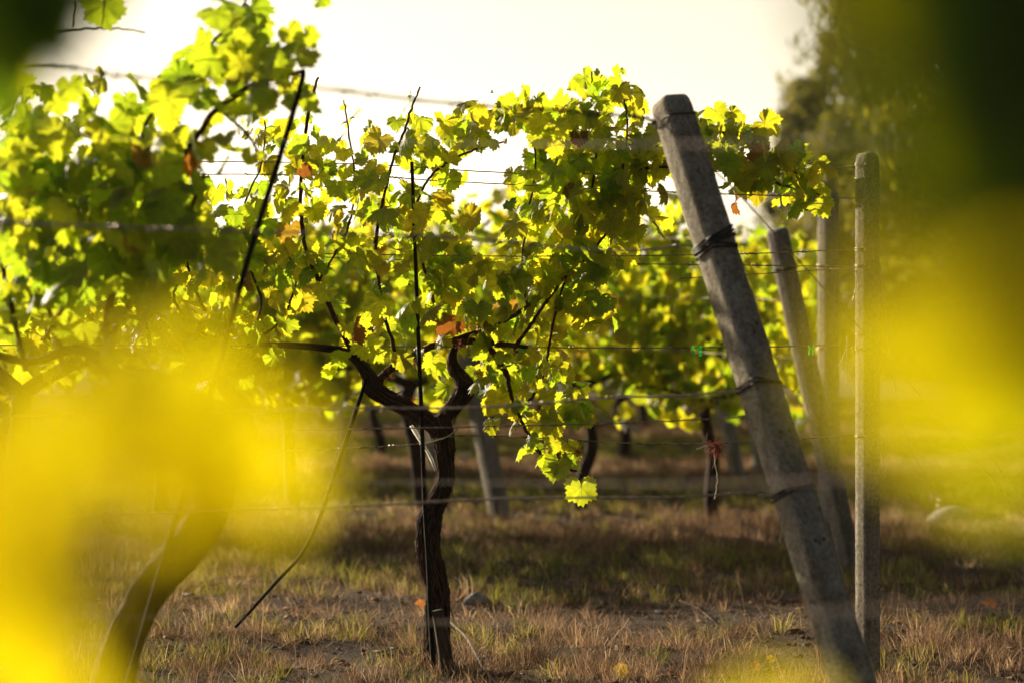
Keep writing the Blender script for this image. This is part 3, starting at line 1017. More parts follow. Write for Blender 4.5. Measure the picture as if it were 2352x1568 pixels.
strand('twine', 'pale twine hanging from a red dried bunch on the wire', [(1641, 1030), (1642, 1060), (1648, 1100), (1642, 1145)], 8.66, .0021)
strand('twine', 'short pale twine end sticking out left of the red dried bunch', [(1640, 1024), (1625, 1022), (1608, 1028), (1600, 1030)], 8.66, .0022)
strand('twine', 'frayed pale twine dangling left of the upright post at the clip wire', [(1946, 772), (1944, 800), (1932, 830), (1926, 840)], 8.66, .0022)
strand('twine', 'thin curled twine hanging beside the frayed twine at the upright post', [(1946, 800), (1944, 840), (1946, 862), (1943, 882)], 8.66, .0014)
strand('twine', 'bright thread hanging down the right edge of the upright post', [(2027, 1000), (2027, 1030), (2030, 1060), (2034, 1095)], 8.66, .0015)
strand('twine', 'limp twine hanging from the lowest band of the leaning post', [(1795, 1145), (1800, 1180), (1795, 1215), (1791, 1245)], 6.9, .002)
strand('twine', 'white knot of twine where the pale wire meets the leaning post', [(1775, 1132), (1760, 1137), (1745, 1136), (1752, 1146)], 6.9, .0032)
strand('twine', 'wire end curling down the upper half of the upright post', [(1966, 618), (1968, 640), (1963, 670), (1958, 692)], 8.66, .001, 'wire')
strand('twine', 'pale twine tied diagonally across the big trunk', [(963, 1020), (1000, 1012), (1030, 1000), (1050, 985)], 8.60, .0022)
# white plastic strip tied at the trunk
t_ = []
c = [(944, 976, 6), (955, 992, 9), (966, 1012, 6), (982, 1036, 5), (992, 1056, 6), (1001, 1080, 3)]
V = []; 
for k, (x, y, w_) in enumerate(c):
    for s_ in (-1, 1):
        q = P(x + s_ * w_ / 2, y - s_ * w_ * .25, 8.59 + .006 * (k % 2)); V.append(q)
    V.append(P(x, y, 8.575))
Q = []
for k in range(len(c) - 1):
    o_ = k * 3
    Q += [(o_, o_ + 2, o_ + 5, o_ + 3), (o_ + 2, o_ + 1, o_ + 4, o_ + 5)]
o = mesh('plastic_strip', V, Q, None, M['white'], origin=tuple(V[0]))
md = o.modifiers.new('solid', 'SOLIDIFY'); md.thickness = .0012
tag(o, 'torn white plastic strip hanging beside the stake at the big trunk head', 'strip')


def dried_bunch(X, Y, d, r, label, seed, n=46):
    r_ = np.random.default_rng(seed)
    t_ = Tubes()
    c = P(X, Y, d)
    for k in range(n):
        a = c + r_.normal(0, r * .35, 3)
        b = a + r_.normal(0, r * .8, 3)
        m_ = (a + b) / 2 + r_.normal(0, r * .3, 3)
        t_.add(spline(np.array([a, m_, b]), 3), .0009, 4)
    o = t_.build('dried_bunch', M['red'], None, origin=tuple(c))
    tag(o, label, 'dried bunch', 'dried red remains on the vines')


dried_bunch(1643, 1024, 8.68, .024, 'reddish dried fibre bunch knotted on the wire left of the leaning post', 1, 90)
dried_bunch(1275, 1045, 8.5, .020, 'rusty dried berry bunch at the tip of the drooping shoot', 2)
dried_bunch(1325, 1040, 8.55, .022, 'rusty brown dried bunch right of the other at the drooping shoot', 3)
dried_bunch(822, 778, 8.6, .014, 'small red dried bit at the base of the left upright shoot', 4, 26)
dried_bunch(896, 868, 8.6, .012, 'small red dried bit hanging in the left fork of the trunk', 5, 24)
dried_bunch(1055, 795, 8.6, .013, 'small red dried bit above the right arm of the trunk', 6, 24)
dried_bunch(1187, 808, 8.6, .011, 'small red dried bit beside the little green clip', 7, 22)
dried_bunch(1096, 856, 8.55, .012, 'small red spot of dried leaf on the foliage right of the trunk head', 8, 24)

# small flying insect against the sky
c = P(1130, 213, 8.7)
ins = thing('insect', 'tiny brown insect flying in the bright sky above the wires', 'insect', tuple(c))
t_ = Tubes()
bp = np.array([c + [-.007, 0, .001], c + [-.003, 0, .0005], c, c + [.003, 0, 0], c + [.008, 0, -.002]])
t_.add(bp, [.0008, .0018, .0022, .0016, .0005], 8); t_.build('body', M['insect'], ins)
for s_ in (-1, 1):
    V = np.array([c, c + [-.004, s_ * .005, .006], c + [.001, s_ * .008, .009], c + [.004, s_ * .004, .004]])
    mesh('wing', V, [(0, 1, 2, 3)], None, M['insect'], ins)

# ------------------------------------------------------------------ the big vine (main row)
rg = np.random.default_rng(21)


def fibres(root, path, rad, n, seed, mat='strip'):
    """stringy bark: thin strands that follow the trunk, some with a peeling end"""
    r_ = np.random.default_rng(seed)
    t_ = Tubes()
    tt, nn, bb = frames(path)
    m = len(path)
    seglen = np.linalg.norm(path[-1] - path[0]) / m
    for k in range(n):
        q0 = r_.integers(1, m - 6)
        ln = max(5, int(r_.uniform(.03, .16) / max(seglen, 1e-4)))
        idx = np.arange(q0, min(m - 1, q0 + ln), 2)
        if len(idx) < 3: continue
        a = r_.uniform(0, 6.28) + np.linspace(0, r_.uniform(-.5, .5), len(idx))
        off = rad[idx] * r_.uniform(.93, 1.04) + .0004
        if r_.random() < .45:     # lower end lifts off the trunk
            off[: len(off) // 3] += np.linspace(r_.uniform(.003, .02), 0, len(off) // 3) if len(off) // 3 else 0
        p_ = path[idx] + off[:, None] * (np.cos(a)[:, None] * nn[idx] + np.sin(a)[:, None] * bb[idx])
        p_ = p_ + r_.normal(0, .0008, p_.shape)
        w_ = r_.uniform(.0007, .0034)
        t_.add(p_, w_ * np.sin(np.linspace(.35, 2.9, len(idx))), 4)
    return t_.build('loose_bark', M[mat], root)


def cane_parts(root, canes, d, mat='cane', n_per=8, seed=0):
    paths = []
    for k, cn in enumerate(canes):
        pth, rd = pxpath(cn, d, n_per)
        r_ = np.random.default_rng(seed + k)
        pth[1:] += r_.normal(0, .0012, (len(pth) - 1, 3))
        rd = rd * (1 + .16 * (np.arange(len(rd)) % 7 == 3))       # nodes of the cane
        Tubes().add(pth, rd, 8).build('cane', M[mat], root)
        paths.append(pth)
    return paths


VX = P(1000, 1640, 8.7); VX[2] = 0
vine = thing('grape_vine', 'old gnarled grape vine with forked trunk in sharp focus at the centre', 'grape vine', tuple(VX), 'grape vines')
tp = [(1004, 1700, 96, 8.70), (1004, 1570, 84, 8.7), (1003, 1500, 72, 8.72), (1006, 1400, 62, 8.72), (1002, 1340, 58, 8.7), (988, 1290, 60, 8.68), (984, 1240, 58, 8.66),
      (986, 1190, 62, 8.66), (1002, 1150, 58, 8.66), (1020, 1110, 50, 8.68), (1024, 1070, 46, 8.7), (1020, 1020, 50, 8.7), (1012, 985, 56, 8.7), (1004, 955, 52, 8.7)]
pth, rd = pxpath(tp, 8.7, 22)
trunk_path, trunk_rad = pth, rd
Tubes().add(pth, rd * .88, 64, bark_disp(1, 13, .22, knots=((150, 12, .10), (265, 14, .08), (60, 10, .1)), ks=.6)).build('trunk', M['bark'], vine)
fibres(vine, pth, rd * .88, 260, 5)
ap = [(1004, 985, 44, 8.7), (975, 962, 46, 8.69), (930, 934, 42, 8.67), (885, 912, 44, 8.66), (858, 890, 46, 8.66), (846, 860, 34, 8.66), (820, 828, 24, 8.66), (790, 808, 20, 8.67),
      (720, 797, 17, 8.68), (650, 792, 14, 8.7), (590, 790, 10, 8.7)]
pa_, ra_ = pxpath(ap, 8.7, 10)
ra_ = ra_ * .88
Tubes().add(pa_, ra_, 36, bark_disp(2, 9, .16, knots=((42, 6, .18),))).build('arm', M['bark'], vine)
fibres(vine, pa_[:60], ra_[:60], 70, 6)
ap = [(1000, 985, 46, 8.7), (1022, 958, 44, 8.71), (1048, 925, 42, 8.72), (1068, 895, 48, 8.72), (1058, 868, 38, 8.72), (1042, 845, 32, 8.72), (1040, 815, 22, 8.72), (1050, 790, 14, 8.7)]
pb_, rb_ = pxpath(ap, 8.7, 10)
rb_ = rb_ * .88
Tubes().add(pb_, rb_, 36, bark_disp(3, 9, .18, knots=((33, 5, .2),))).build('arm', M['bark'], vine)
fibres(vine, pb_[:55], rb_[:55], 70, 7)

canes = [
    [(866, 880, 22), (880, 862, 19), (910, 838, 19), (955, 812, 17), (1000, 792, 15), (1060, 775, 12), (1150, 742, 11), (1230, 690, 10), (1290, 640, 9), (1325, 600, 7)],
    [(812, 812, 15), (795, 782, 13), (760, 710, 11), (730, 640, 10), (705, 580, 9), (692, 500, 9), (692, 400, 8), (702, 300, 8), (716, 230, 7), (730, 178, 5)],
    [(900, 842, 12), (905, 800, 9), (884, 730, 8), (872, 660, 7), (864, 590, 7), (870, 500, 6), (890, 420, 5)],
    [(1050, 800, 13), (1030, 760, 9), (1005, 720, 8), (985, 650, 7), (960, 560, 7), (955, 480, 6), (985, 412, 6), (1030, 372, 6), (1090, 345, 5), (1165, 324, 4)],
    [(1090, 783, 14), (1125, 800, 14), (1145, 830, 14), (1163, 856, 13), (1172, 900, 9), (1190, 950, 8), (1215, 1000, 8), (1240, 1040, 8), (1268, 1068, 8), (1325, 1082, 6)],
    [(1040, 788, 16), (1090, 783, 16), (1150, 790, 12), (1220, 797, 8)],
    [(1190, 950, 7), (1230, 900, 7), (1252, 850, 6), (1262, 790, 6), (1280, 700, 6), (1300, 640, 6)],
    [(1180, 800, 10), (1210, 760, 8), (1250, 700, 8), (1290, 640, 7), (1330, 540, 7), (1360, 430, 6), (1372, 300, 5), (1362, 220, 4), (1358, 165, 3)],
    [(1290, 645, 7), (1340, 600, 6), (1400, 520, 6), (1425, 420, 5), (1440, 300, 4), (1432, 220, 4), (1415, 170, 3)],
    [(860, 560, 6), (885, 440, 6), (905, 360, 6), (930, 300, 6), (945, 250, 5), (965, 200, 4)],
    [(1210, 700, 6), (1200, 600, 5), (1215, 480, 5), (1230, 380, 4), (1220, 260, 4)],
    [(1360, 470, 6), (1430, 408, 7), (1480, 388, 7), (1560, 384, 6), (1680, 392, 6, 8.75), (1780, 420, 6, 8.75), (1885, 448, 5, 8.75)],
    [(1430, 330, 5), (1500, 340, 5), (1580, 300, 5), (1660, 305, 5), (1740, 350, 4), (1830, 400, 3)],
    [(735, 640, 6), (760, 600, 5), (800, 520, 5), (815, 420, 4), (800, 300, 4), (790, 230, 3)],
]
paths = cane_parts(vine, canes, 8.68, seed=40)
L = Leaves(HI)
for k, pth in enumerate(paths):
    if k in (5,): continue
    along_shoot(L, pth, rg, .058, .088, .12 if k not in (1, 3, 4) else .25, .055)
    if k in (7, 8, 10, 11, 12): along_shoot(L, pth, rg, .058, .088, .1, .07)
holes_main = [(1055, 885, 42, 75), (1040, 820, 30, 40), (860, 880, 60, 40), (1110, 440, 62, 75), (1085, 380, 50, 30), (1130, 520, 22, 55), (810, 680, 36, 45), (890, 560, 14, 18), (1110, 660, 22, 30), (740, 320, 45, 22), (880, 360, 30, 18), (1085, 590, 20, 12), (1450, 800, 60, 40)]
blobs(L, [
    (760, 330, 90, 90, 14), (790, 450, 120, 60, 18), (920, 400, 90, 110, 17), (960, 330, 60, 60, 12), (880, 560, 120, 70, 24), (970, 620, 110, 80, 28),
    (680, 520, 60, 90, 12), (720, 640, 70, 80, 11), (850, 740, 70, 60, 10), (980, 540, 90, 80, 18), (1010, 700, 90, 60, 16), (1060, 620, 60, 50, 9), (1035, 450, 40, 60, 9),
    (1060, 300, 60, 35, 13), (1110, 265, 60, 22, 10), (1210, 270, 60, 50, 22), (1290, 290, 90, 60, 34), (1370, 230, 55, 60, 15), (1430, 250, 50, 60, 12),
    (1260, 400, 70, 70, 28), (1370, 400, 85, 80, 46), (1240, 510, 70, 60, 20), (1350, 540, 85, 90, 48), (1440, 480, 60, 80, 26), (1290, 610, 90, 50, 26), (1190, 640, 90, 50, 22),
    (1330, 670, 60, 60, 20), (1360, 720, 35, 50, 9), (1170, 740, 90, 50, 22), (1080, 730, 50, 30, 8), (1090, 830, 45, 60, 13), (1140, 870, 50, 60, 16), (1240, 840, 80, 70, 22), (1300, 900, 30, 60, 9),
    (1270, 940, 70, 50, 18), (1160, 945, 40, 22, 6), (1240, 1010, 35, 45, 9), (1290, 1050, 40, 30, 10), (1000, 860, 25, 45, 4), (850, 815, 22, 25, 2), (775, 830, 25, 25, 3),
    (1560, 360, 80, 60, 24), (1620, 290, 40, 40, 11), (1690, 340, 70, 60, 30), (1780, 380, 70, 50, 26), (1850, 410, 45, 40, 17), (1700, 430, 60, 40, 13), (1490, 350, 50, 50, 16), (1480, 520, 30, 40, 6), (1460, 430, 40, 40, 8),
    (1790, 470, 25, 20, 3), (1850, 470, 30, 15, 4),
], 8.72, .26, .092, rg, holes_main)
L.add(P(1335, 1118, 8.6), (0.05, -.05, -1), (-.15, -.9, .3), .12, .35, P(1310, 1083, 8.64))       # the single bright hanging leaf
L.add(P(838, 790, 8.55), (0, 0, -1), (.1, -.9, .3), .10, .42, P(850, 800, 8.6))
def seen(p):
    q = p - np.array([0, 0, CAMZ]); d_ = q[1] * cp - q[2] * sp
    return CX + q[0] / d_ * FPX, CY - (q[1] * sp + q[2] * cp) / d_ * FPX


ok = []
for q in L.pos:      # the right arm of the trunk stands free of leaves on its near side
    x_, y_ = seen(q)
    ok.append(not (1015 < x_ < 1095 and 790 < y_ < 930 and q[1] < 8.8))
L.pet = [(a, b) for (a, b) in L.pet if not (1015 < seen(b)[0] < 1095 and 790 < seen(b)[1] < 930 and b[1] < 8.8)]
for nm in ('pos', 'tip', 'nor', 'sz', 'rn'):
    setattr(L, nm, [v for v, k in zip(getattr(L, nm), ok) if k])
fol = L.build('foliage', M['leaf'], vine)
# tendrils
for k in range(30):
    pth = paths[rg.integers(0, len(paths))]
    q = pth[rg.integers(5, len(pth) - 2)]
    m_ = 16; s_ = np.linspace(0, 1, m_)
    dr = unit(rg.normal(0, 1, 3)); a = s_ * rg.uniform(2, 12)
    c_ = q + dr * (s_ * rg.uniform(.03, .08))[:, None] + np.stack([np.cos(a) - 1, .6 * np.sin(a), np.sin(a)], -1) * .007 * s_[:, None]
    Tubes().add(c_, .0007, 4).build('tendril', M['shoot'], vine)

# stake, rods
def rod(name, label, pts, d, mat='stake', cat='stake', n_per=8, seg=10, group=None):
    pth, rd = pxpath(pts, d, n_per)
    o = Tubes().add(pth, rd, seg).build(name, M[mat], None, origin=tuple(pth[0]))
    return tag(o, label, cat, group)


rod('stake', 'thin dark stake standing against the big trunk', [(1012, 1680, 11), (992, 1480, 11), (984, 1300, 10.5), (975, 1150, 10), (970, 1000, 10), (962, 800, 9.5), (953, 560, 8.5), (946, 372, 8)], 8.56)
rod('wooden_stub', 'broken grey wooden stub leaning on the trunk foot', [(1038, 1660, 36), (1030, 1560, 34), (1016, 1460, 32), (1004, 1400, 26)], 8.57, 'stub', 'stub')
rod('support_rod', 'bowed dark rod curving from the left arm down into the grass', [(842, 868, 8), (815, 950, 10), (785, 1040, 10), (755, 1130, 10), (725, 1210, 9), (690, 1275, 8), (640, 1330, 8), (575, 1402, 7), (540, 1440, 7)], 8.5, 'stake', 'rod')
rod('support_rod', 'long straight dark rod slanting through the near blurred vine', [(697, 165, 12), (690, 200, 13), (640, 370, 14), (580, 560, 14), (530, 740, 14), (495, 870, 14), (420, 1130, 16), (295, 1568, 16), (210, 1860, 17)], 6.55, 'stake', 'rod')

# left neighbour in the main row
vn = thing('grape_vine', 'bushy vine at the left of the sharp row, mostly hidden by the near leaves', 'grape vine', tuple(P(35, 1540, 8.8) * [1, 1, 0]), 'grape vines')
pth, rd = pxpath([(35, 1620, 70), (25, 1450, 62), (42, 1300, 56), (32, 1150, 52), (45, 1000, 50), (48, 900, 44)], 8.8, 14)
Tubes().add(pth, rd, 28, bark_disp(7, 9, .15)).build('trunk', M['bark'], vn)
for q, k in (([(48, 905, 36), (0, 860, 32), (-60, 815, 24), (-160, 795, 16)], 8), ([(48, 905, 36), (120, 860, 32), (240, 815, 24), (480, 800, 14), (600, 792, 10)], 9)):
    pth, rd = pxpath(q, 8.8, 10)
    Tubes().add(pth, rd, 20, bark_disp(k, 8, .14)).build('arm', M['bark'], vn)
canes2 = [[(350, 815, 10), (330, 700, 8), (345, 600, 7), (330, 480, 6), (350, 360, 5)], [(490, 800, 9), (440, 760, 8), (360, 720, 7), (280, 690, 6)],
          [(520, 800, 9), (460, 690, 7), (430, 600, 6), (440, 480, 5), (470, 400, 4)], [(560, 795, 8), (600, 700, 6), (570, 600, 6), (560, 480, 5), (600, 380, 4), (610, 280, 4)],
          [(500, 795, 8), (440, 740, 8), (400, 690, 7), (410, 640, 6)], [(120, 815, 9), (100, 700, 8), (130, 560, 6), (110, 420, 5)], [(180, 850, 9), (200, 700, 8), (180, 560, 6), (210, 420, 5)],
          [(560, 795, 7), (640, 740, 6), (680, 640, 5), (650, 560, 5)]]
paths2 = cane_parts(vn, canes2, 8.8, seed=80)
L = Leaves(HI)
for pth in paths2: along_shoot(L, pth, rg, .058, .088, .06, .055)
blobs(L, [(540, 770, 90, 70, 30), (430, 800, 100, 60, 28), (470, 620, 110, 90, 34), (590, 520, 70, 80, 16), (620, 640, 60, 70, 13), (330, 640, 120, 120, 44), (150, 700, 150, 130, 60), (100, 820, 120, 60, 26),
          (480, 470, 90, 70, 14), (630, 360, 50, 80, 12), (560, 850, 60, 40, 10), (330, 760, 80, 60, 18), (520, 900, 60, 20, 6), (250, 450, 160, 90, 36)], 8.8, .25, .09, rg, [(590, 455, 40, 30)])
L.build('foliage', M['leaf'], vn)

# ------------------------------------------------------------------ near left vine (out of focus)
DN = 6.7
nv = thing('grape_vine', 'near out-of-focus vine at the left with a thick slanting trunk and large dark leaves', 'grape vine', tuple(P(215, 1815, DN) * [1, 1, 0]), 'grape vines')
pth, rd = pxpath([(214, 1825, 104), (245, 1650, 108), (285, 1480, 96), (350, 1350, 90), (440, 1240, 86), (500, 1130, 80), (515, 1020, 76), (500, 950, 80)], DN, 12)
Tubes().add(pth, rd, 30, bark_disp(12, 9, .13)).build('trunk', M['bark'], nv)
for q, k in (([(500, 960, 84), (430, 930, 70), (360, 920, 60), (280, 870, 44), (180, 800, 26), (60, 830, 20), (-100, 780, 16)], 13), ([(500, 970, 80), (550, 935, 60), (520, 890, 34), (500, 860, 20)], 14)):
    pth, rd = pxpath(q, DN, 10)
    Tubes().add(pth, rd, 22, bark_disp(k, 8, .14)).build('arm', M['bark'], nv)
canes3 = [
    [(255, 880, 20), (245, 740, 18), (275, 620, 17), (310, 540, 16), (370, 430, 15), (440, 330, 14), (500, 250, 13), (590, 192, 12), (700, 163, 10)],
    [(150, 860, 16), (115, 720, 14), (75, 620, 12), (55, 520, 11), (80, 400, 9), (140, 300, 8)],
    [(60, 850, 14), (25, 700, 12), (5, 600, 11), (-20, 450, 9)],
    [(240, 800, 12), (330, 640, 11), (420, 520, 10), (470, 400, 8)],
    [(100, 780, 10), (180, 640, 9), (210, 500, 8), (230, 380, 7)],
    [(310, 540, 12), (340, 420, 10), (330, 300, 9), (400, 200, 8), (470, 120, 7), (540, 40, 6), (590, -40, 5)],
    [(500, 250, 9), (560, 300, 7), (600, 360, 6)],
    [(-60, 120, 9), (60, 85, 8), (150, 72, 6), (240, 67, 5), (300, 70, 4), (334, 76, 4)],
    [(170, 64, 4), (173, 30, 4), (180, -30, 4)],
    [(590, 192, 7), (660, 130, 6), (700, 90, 5), (720, 60, 4)],
]
paths3 = cane_parts(nv, canes3, DN, seed=120)
rn_ = np.random.default_rng(33)
L = Leaves(HI)
for k, pth in enumerate(paths3):
    if k in (7, 8, 9): continue
    along_shoot(L, pth, rn_, .065, .094, .18 if k != 0 else .3, .05)
blobs(L, [(320, 300, 130, 70, 15), (200, 250, 100, 70, 11), (420, 170, 60, 50, 6), (530, 110, 70, 80, 10), (560, 40, 55, 50, 6), (610, 170, 80, 60, 8), (650, 240, 60, 50, 6), (540, 290, 50, 50, 5), (560, 370, 50, 30, 3),
          (130, 420, 170, 90, 26), (370, 430, 120, 90, 20), (100, 540, 140, 60, 18), (340, 530, 110, 60, 14), (200, 620, 130, 60, 10), (360, 640, 70, 60, 8), (440, 560, 40, 60, 6), (60, 350, 90, 90, 16), (80, 700, 120, 80, 14), (260, 350, 160, 90, 16), (230, 480, 200, 90, 24), (60, 230, 60, 60, 8), (300, 760, 90, 60, 6), (120, 330, 110, 60, 14), (220, 420, 180, 70, 18), (400, 520, 60, 60, 8), (120, 380, 150, 90, 26), (350, 380, 110, 90, 18), (180, 520, 170, 60, 20), (440, 150, 80, 80, 12), (560, 90, 60, 80, 10), (640, 170, 50, 60, 6), (90, 440, 130, 70, 16), (330, 470, 110, 60, 12), (60, 560, 90, 60, 10), (240, 560, 110, 50, 10), (40, 280, 60, 60, 8), (130, 640, 120, 60, 10), (620, 200, 70, 50, 5)],
      DN, .5, .096, rn_, [(470, 225, 34, 22), (500, 300, 26, 24), (150, 340, 26, 20), (400, 80, 60, 70), (250, 160, 120, 26)], .04)
for X_, Y_, s_, tx in ((240, 12, .115, (.2, 0, -1)), (705, 82, .07, (.6, 0, -.8)), (735, 3, .05, (1, 0, .1)), (665, 70, .06, (.4, 0, -.7)), (340, 640, .13, (.5, -.1, -.9)), (400, 560, .12, (.1, 0, -1)), (250, 590, .12, (-.2, 0, -1))):
    L.add(P(X_, Y_, DN - .1), tx, (random.uniform(-.3, .3), -.8, .4), s_, random.uniform(.1, .7))
L.rn = [q * .6 if q < .9 else q for q in L.rn]
L.build('foliage', M['leaf'], nv)


# ------------------------------------------------------------------ rows of vines behind
def make_bg_vine(seed, nleaf=640):
    r_ = np.random.default_rng(seed)
    root = thing('grape_vine', 'x', 'grape vine', (0, 0, 0), 'grape vines')
    lean_ = r_.uniform(-.12, .12)
    pts = np.array([[0, 0, -.05], [lean_ * .4 + r_.normal(0, .02), 0, .18], [lean_ * .3 + r_.normal(0, .03), 0, .4], [lean_ + r_.normal(0, .02), 0, .62], [lean_, 0, .74]])
    S = spline(pts, 8)
    Tubes().add(S, np.linspace(.05, .038, len(S)) * r_.uniform(.8, 1.1), 14, bark_disp(seed, 7, .12)).build('trunk', M['bark'], root)
    hd = S[-1]
    ends = []
    for s_ in (-1, 1):
        A = spline(np.array([hd, hd + [s_ * .12, 0, .05], hd + [s_ * .3, 0, .10], hd + [s_ * .55, 0, .12]]), 5)
        Tubes().add(A, np.linspace(.03, .01, len(A)), 10, bark_disp(seed + s_, 6, .12)).build('arm', M['bark'], root)
        ends.append(A)
    L_ = Leaves(LO)
    t_ = Tubes()
    for k in range(11):
        A = ends[k % 2]; q = A[r_.integers(3, len(A))]
        top = q + [r_.normal(0, .14), r_.normal(0, .1), r_.uniform(.5, 1.1)]
        if r_.random() < .3: top = q + [r_.normal(0, .2), r_.normal(0, .22), r_.uniform(-.1, .3)]
        S2 = spline(np.array([q, q * .5 + top * .5 + r_.normal(0, .06, 3), top]), 6)
        t_.add(S2, np.linspace(.005, .002, len(S2)), 5)
        along_shoot(L_, S2, r_, .05, .10, .03, .06)
    t_.build('canes', M['cane'], root)
    for k in range(nleaf):
        q = np.array([r_.uniform(-.62, .62) + hd[0], r_.normal(0, .15), (.60 + 1.28 * r_.beta(1.25, 1.4))])
        if patch(np.array(q[0]), np.array(q[2]), 7.0, seed) < .30: continue
        ang = r_.uniform(0, 6.28)
        rand_leaf(L_, q, (math.cos(ang), math.sin(ang), .2), .10 * r_.uniform(.7, 1.2), r_, .03, False)
    L_.build('foliage', M['leaf_far'], root, rng=r_)
    return root


def copy_tree(o, parent=None):
    c_ = o.copy(); C.objects.link(c_)
    if parent is not None: c_.parent = parent
    for ch in list(o.children): copy_tree(ch, c_)
    return c_


protos = [make_bg_vine(200 + k) for k in range(5)]
used = set()
SIDE = ['far left', 'left', 'centre left', 'centre', 'centre right', 'right', 'far right', 'outermost']
ordn = ['first', 'second', 'third', 'fourth', 'fifth', 'sixth', 'seventh', 'eighth', 'ninth', 'tenth', 'eleventh', 'twelfth', 'thirteenth', 'fourteenth']
rows = [
    ('second row', [(x, y) for x, y in ((-3.3, 15.0), (-2.2, 15.0), (-1.35, 15.0), (-.55, 14.9), (.42, 14.9), (1.23, 14.85))]),
    ('third row', [(-4.1 + .98 * k + (.1 if k % 2 else 0), 19.6 + .12 * (k % 3)) for k in range(7)]),
    ('fourth row', [(-5.0 + 1.05 * k, 23.8) for k in range(8)]),
    ('fifth row', [(-5.9 + 1.1 * k, 27.8) for k in range(9)]),
    ('sixth row', [(-6.9 + 1.15 * k, 31.5) for k in range(10)]),
]
kk = 0
for rn, spots in rows:
    for j, (x, y) in enumerate(spots):
        src = protos[kk % 5]
        if (kk % 5) not in used:
            o = src; used.add(kk % 5)
        else:
            o = copy_tree(src)
        o.location = (x, y, gz(x, y))
        o.rotation_euler = (0, 0, random.uniform(-.15, .15) + (math.pi if random.random() < .5 else 0))
        s_ = random.uniform(.93, 1.06); o.scale = (s_, s_, s_)
        o['label'] = '%s blurred vine from the left in the %s behind the big vine' % (ordn[j], rn)
        kk += 1

# white ties glinting on the second row
for X_, Y_, d_, lb in ((1432, 975, 14.6, 'white paper tie fluttering on the second row left of the red bunch'), (1071, 1045, 17.5, 'small white tag on a far vine right of the big trunk'),
                       (600, 950, 14.6, 'pale frayed tie on the second row at the edge of the yellow blur')):
    c = P(X_, Y_, d_)
    t_ = Tubes()
    for k in range(5):
        e = c + np.array([rg.normal(0, .04), rg.normal(0, .01), rg.normal(-.02, .03)])
        t_.add(spline(np.array([c + rg.normal(0, .012, 3), (c + e) / 2 + rg.normal(0, .012, 3), e]), 4), .0045, 6)
    tag(t_.build('paper_tie', M['white'], None, origin=tuple(c)), lb, 'tie')

# anchor stone with ring on the right
ac = gpt(2180, 1190)
rt = thing('ground_anchor', 'blurred dark concrete anchor block with a wire ring in the grass at the right', 'anchor', tuple(ac))
n1, n2 = 14, 8
V = []
r_ = np.random.default_rng(9)
for a in range(n2 + 1):
    th = .5 * math.pi * a / n2
    for b_ in range(n1):
        p_ = 2 * math.pi * b_ / n1
        k = 1 + .12 * math.sin(2 * p_ + 1) + .08 * math.sin(3 * p_) + r_.normal(0, .02)
        V.append(ac + np.array([.13 * k * math.sin(th) * math.cos(p_) + .03 * math.cos(th), .11 * k * math.sin(th) * math.sin(p_), .13 * math.cos(th) ** .8 - .01]))
Q = [(a * n1 + b_, (a + 1) * n1 + b_, (a + 1) * n1 + (b_ + 1) % n1, a * n1 + (b_ + 1) % n1) for a in range(n2) for b_ in range(n1)]
mesh('block', V, Q, None, M['stone'], rt)
a = np.linspace(0, 6.6, 26)
rc = ac + np.array([-.09, -.05, .15])
Tubes().add(rc + np.stack([.025 * np.cos(a), .004 * a, .045 * np.sin(a)], -1), .004, 6).build('ring', M['wire'], rt)


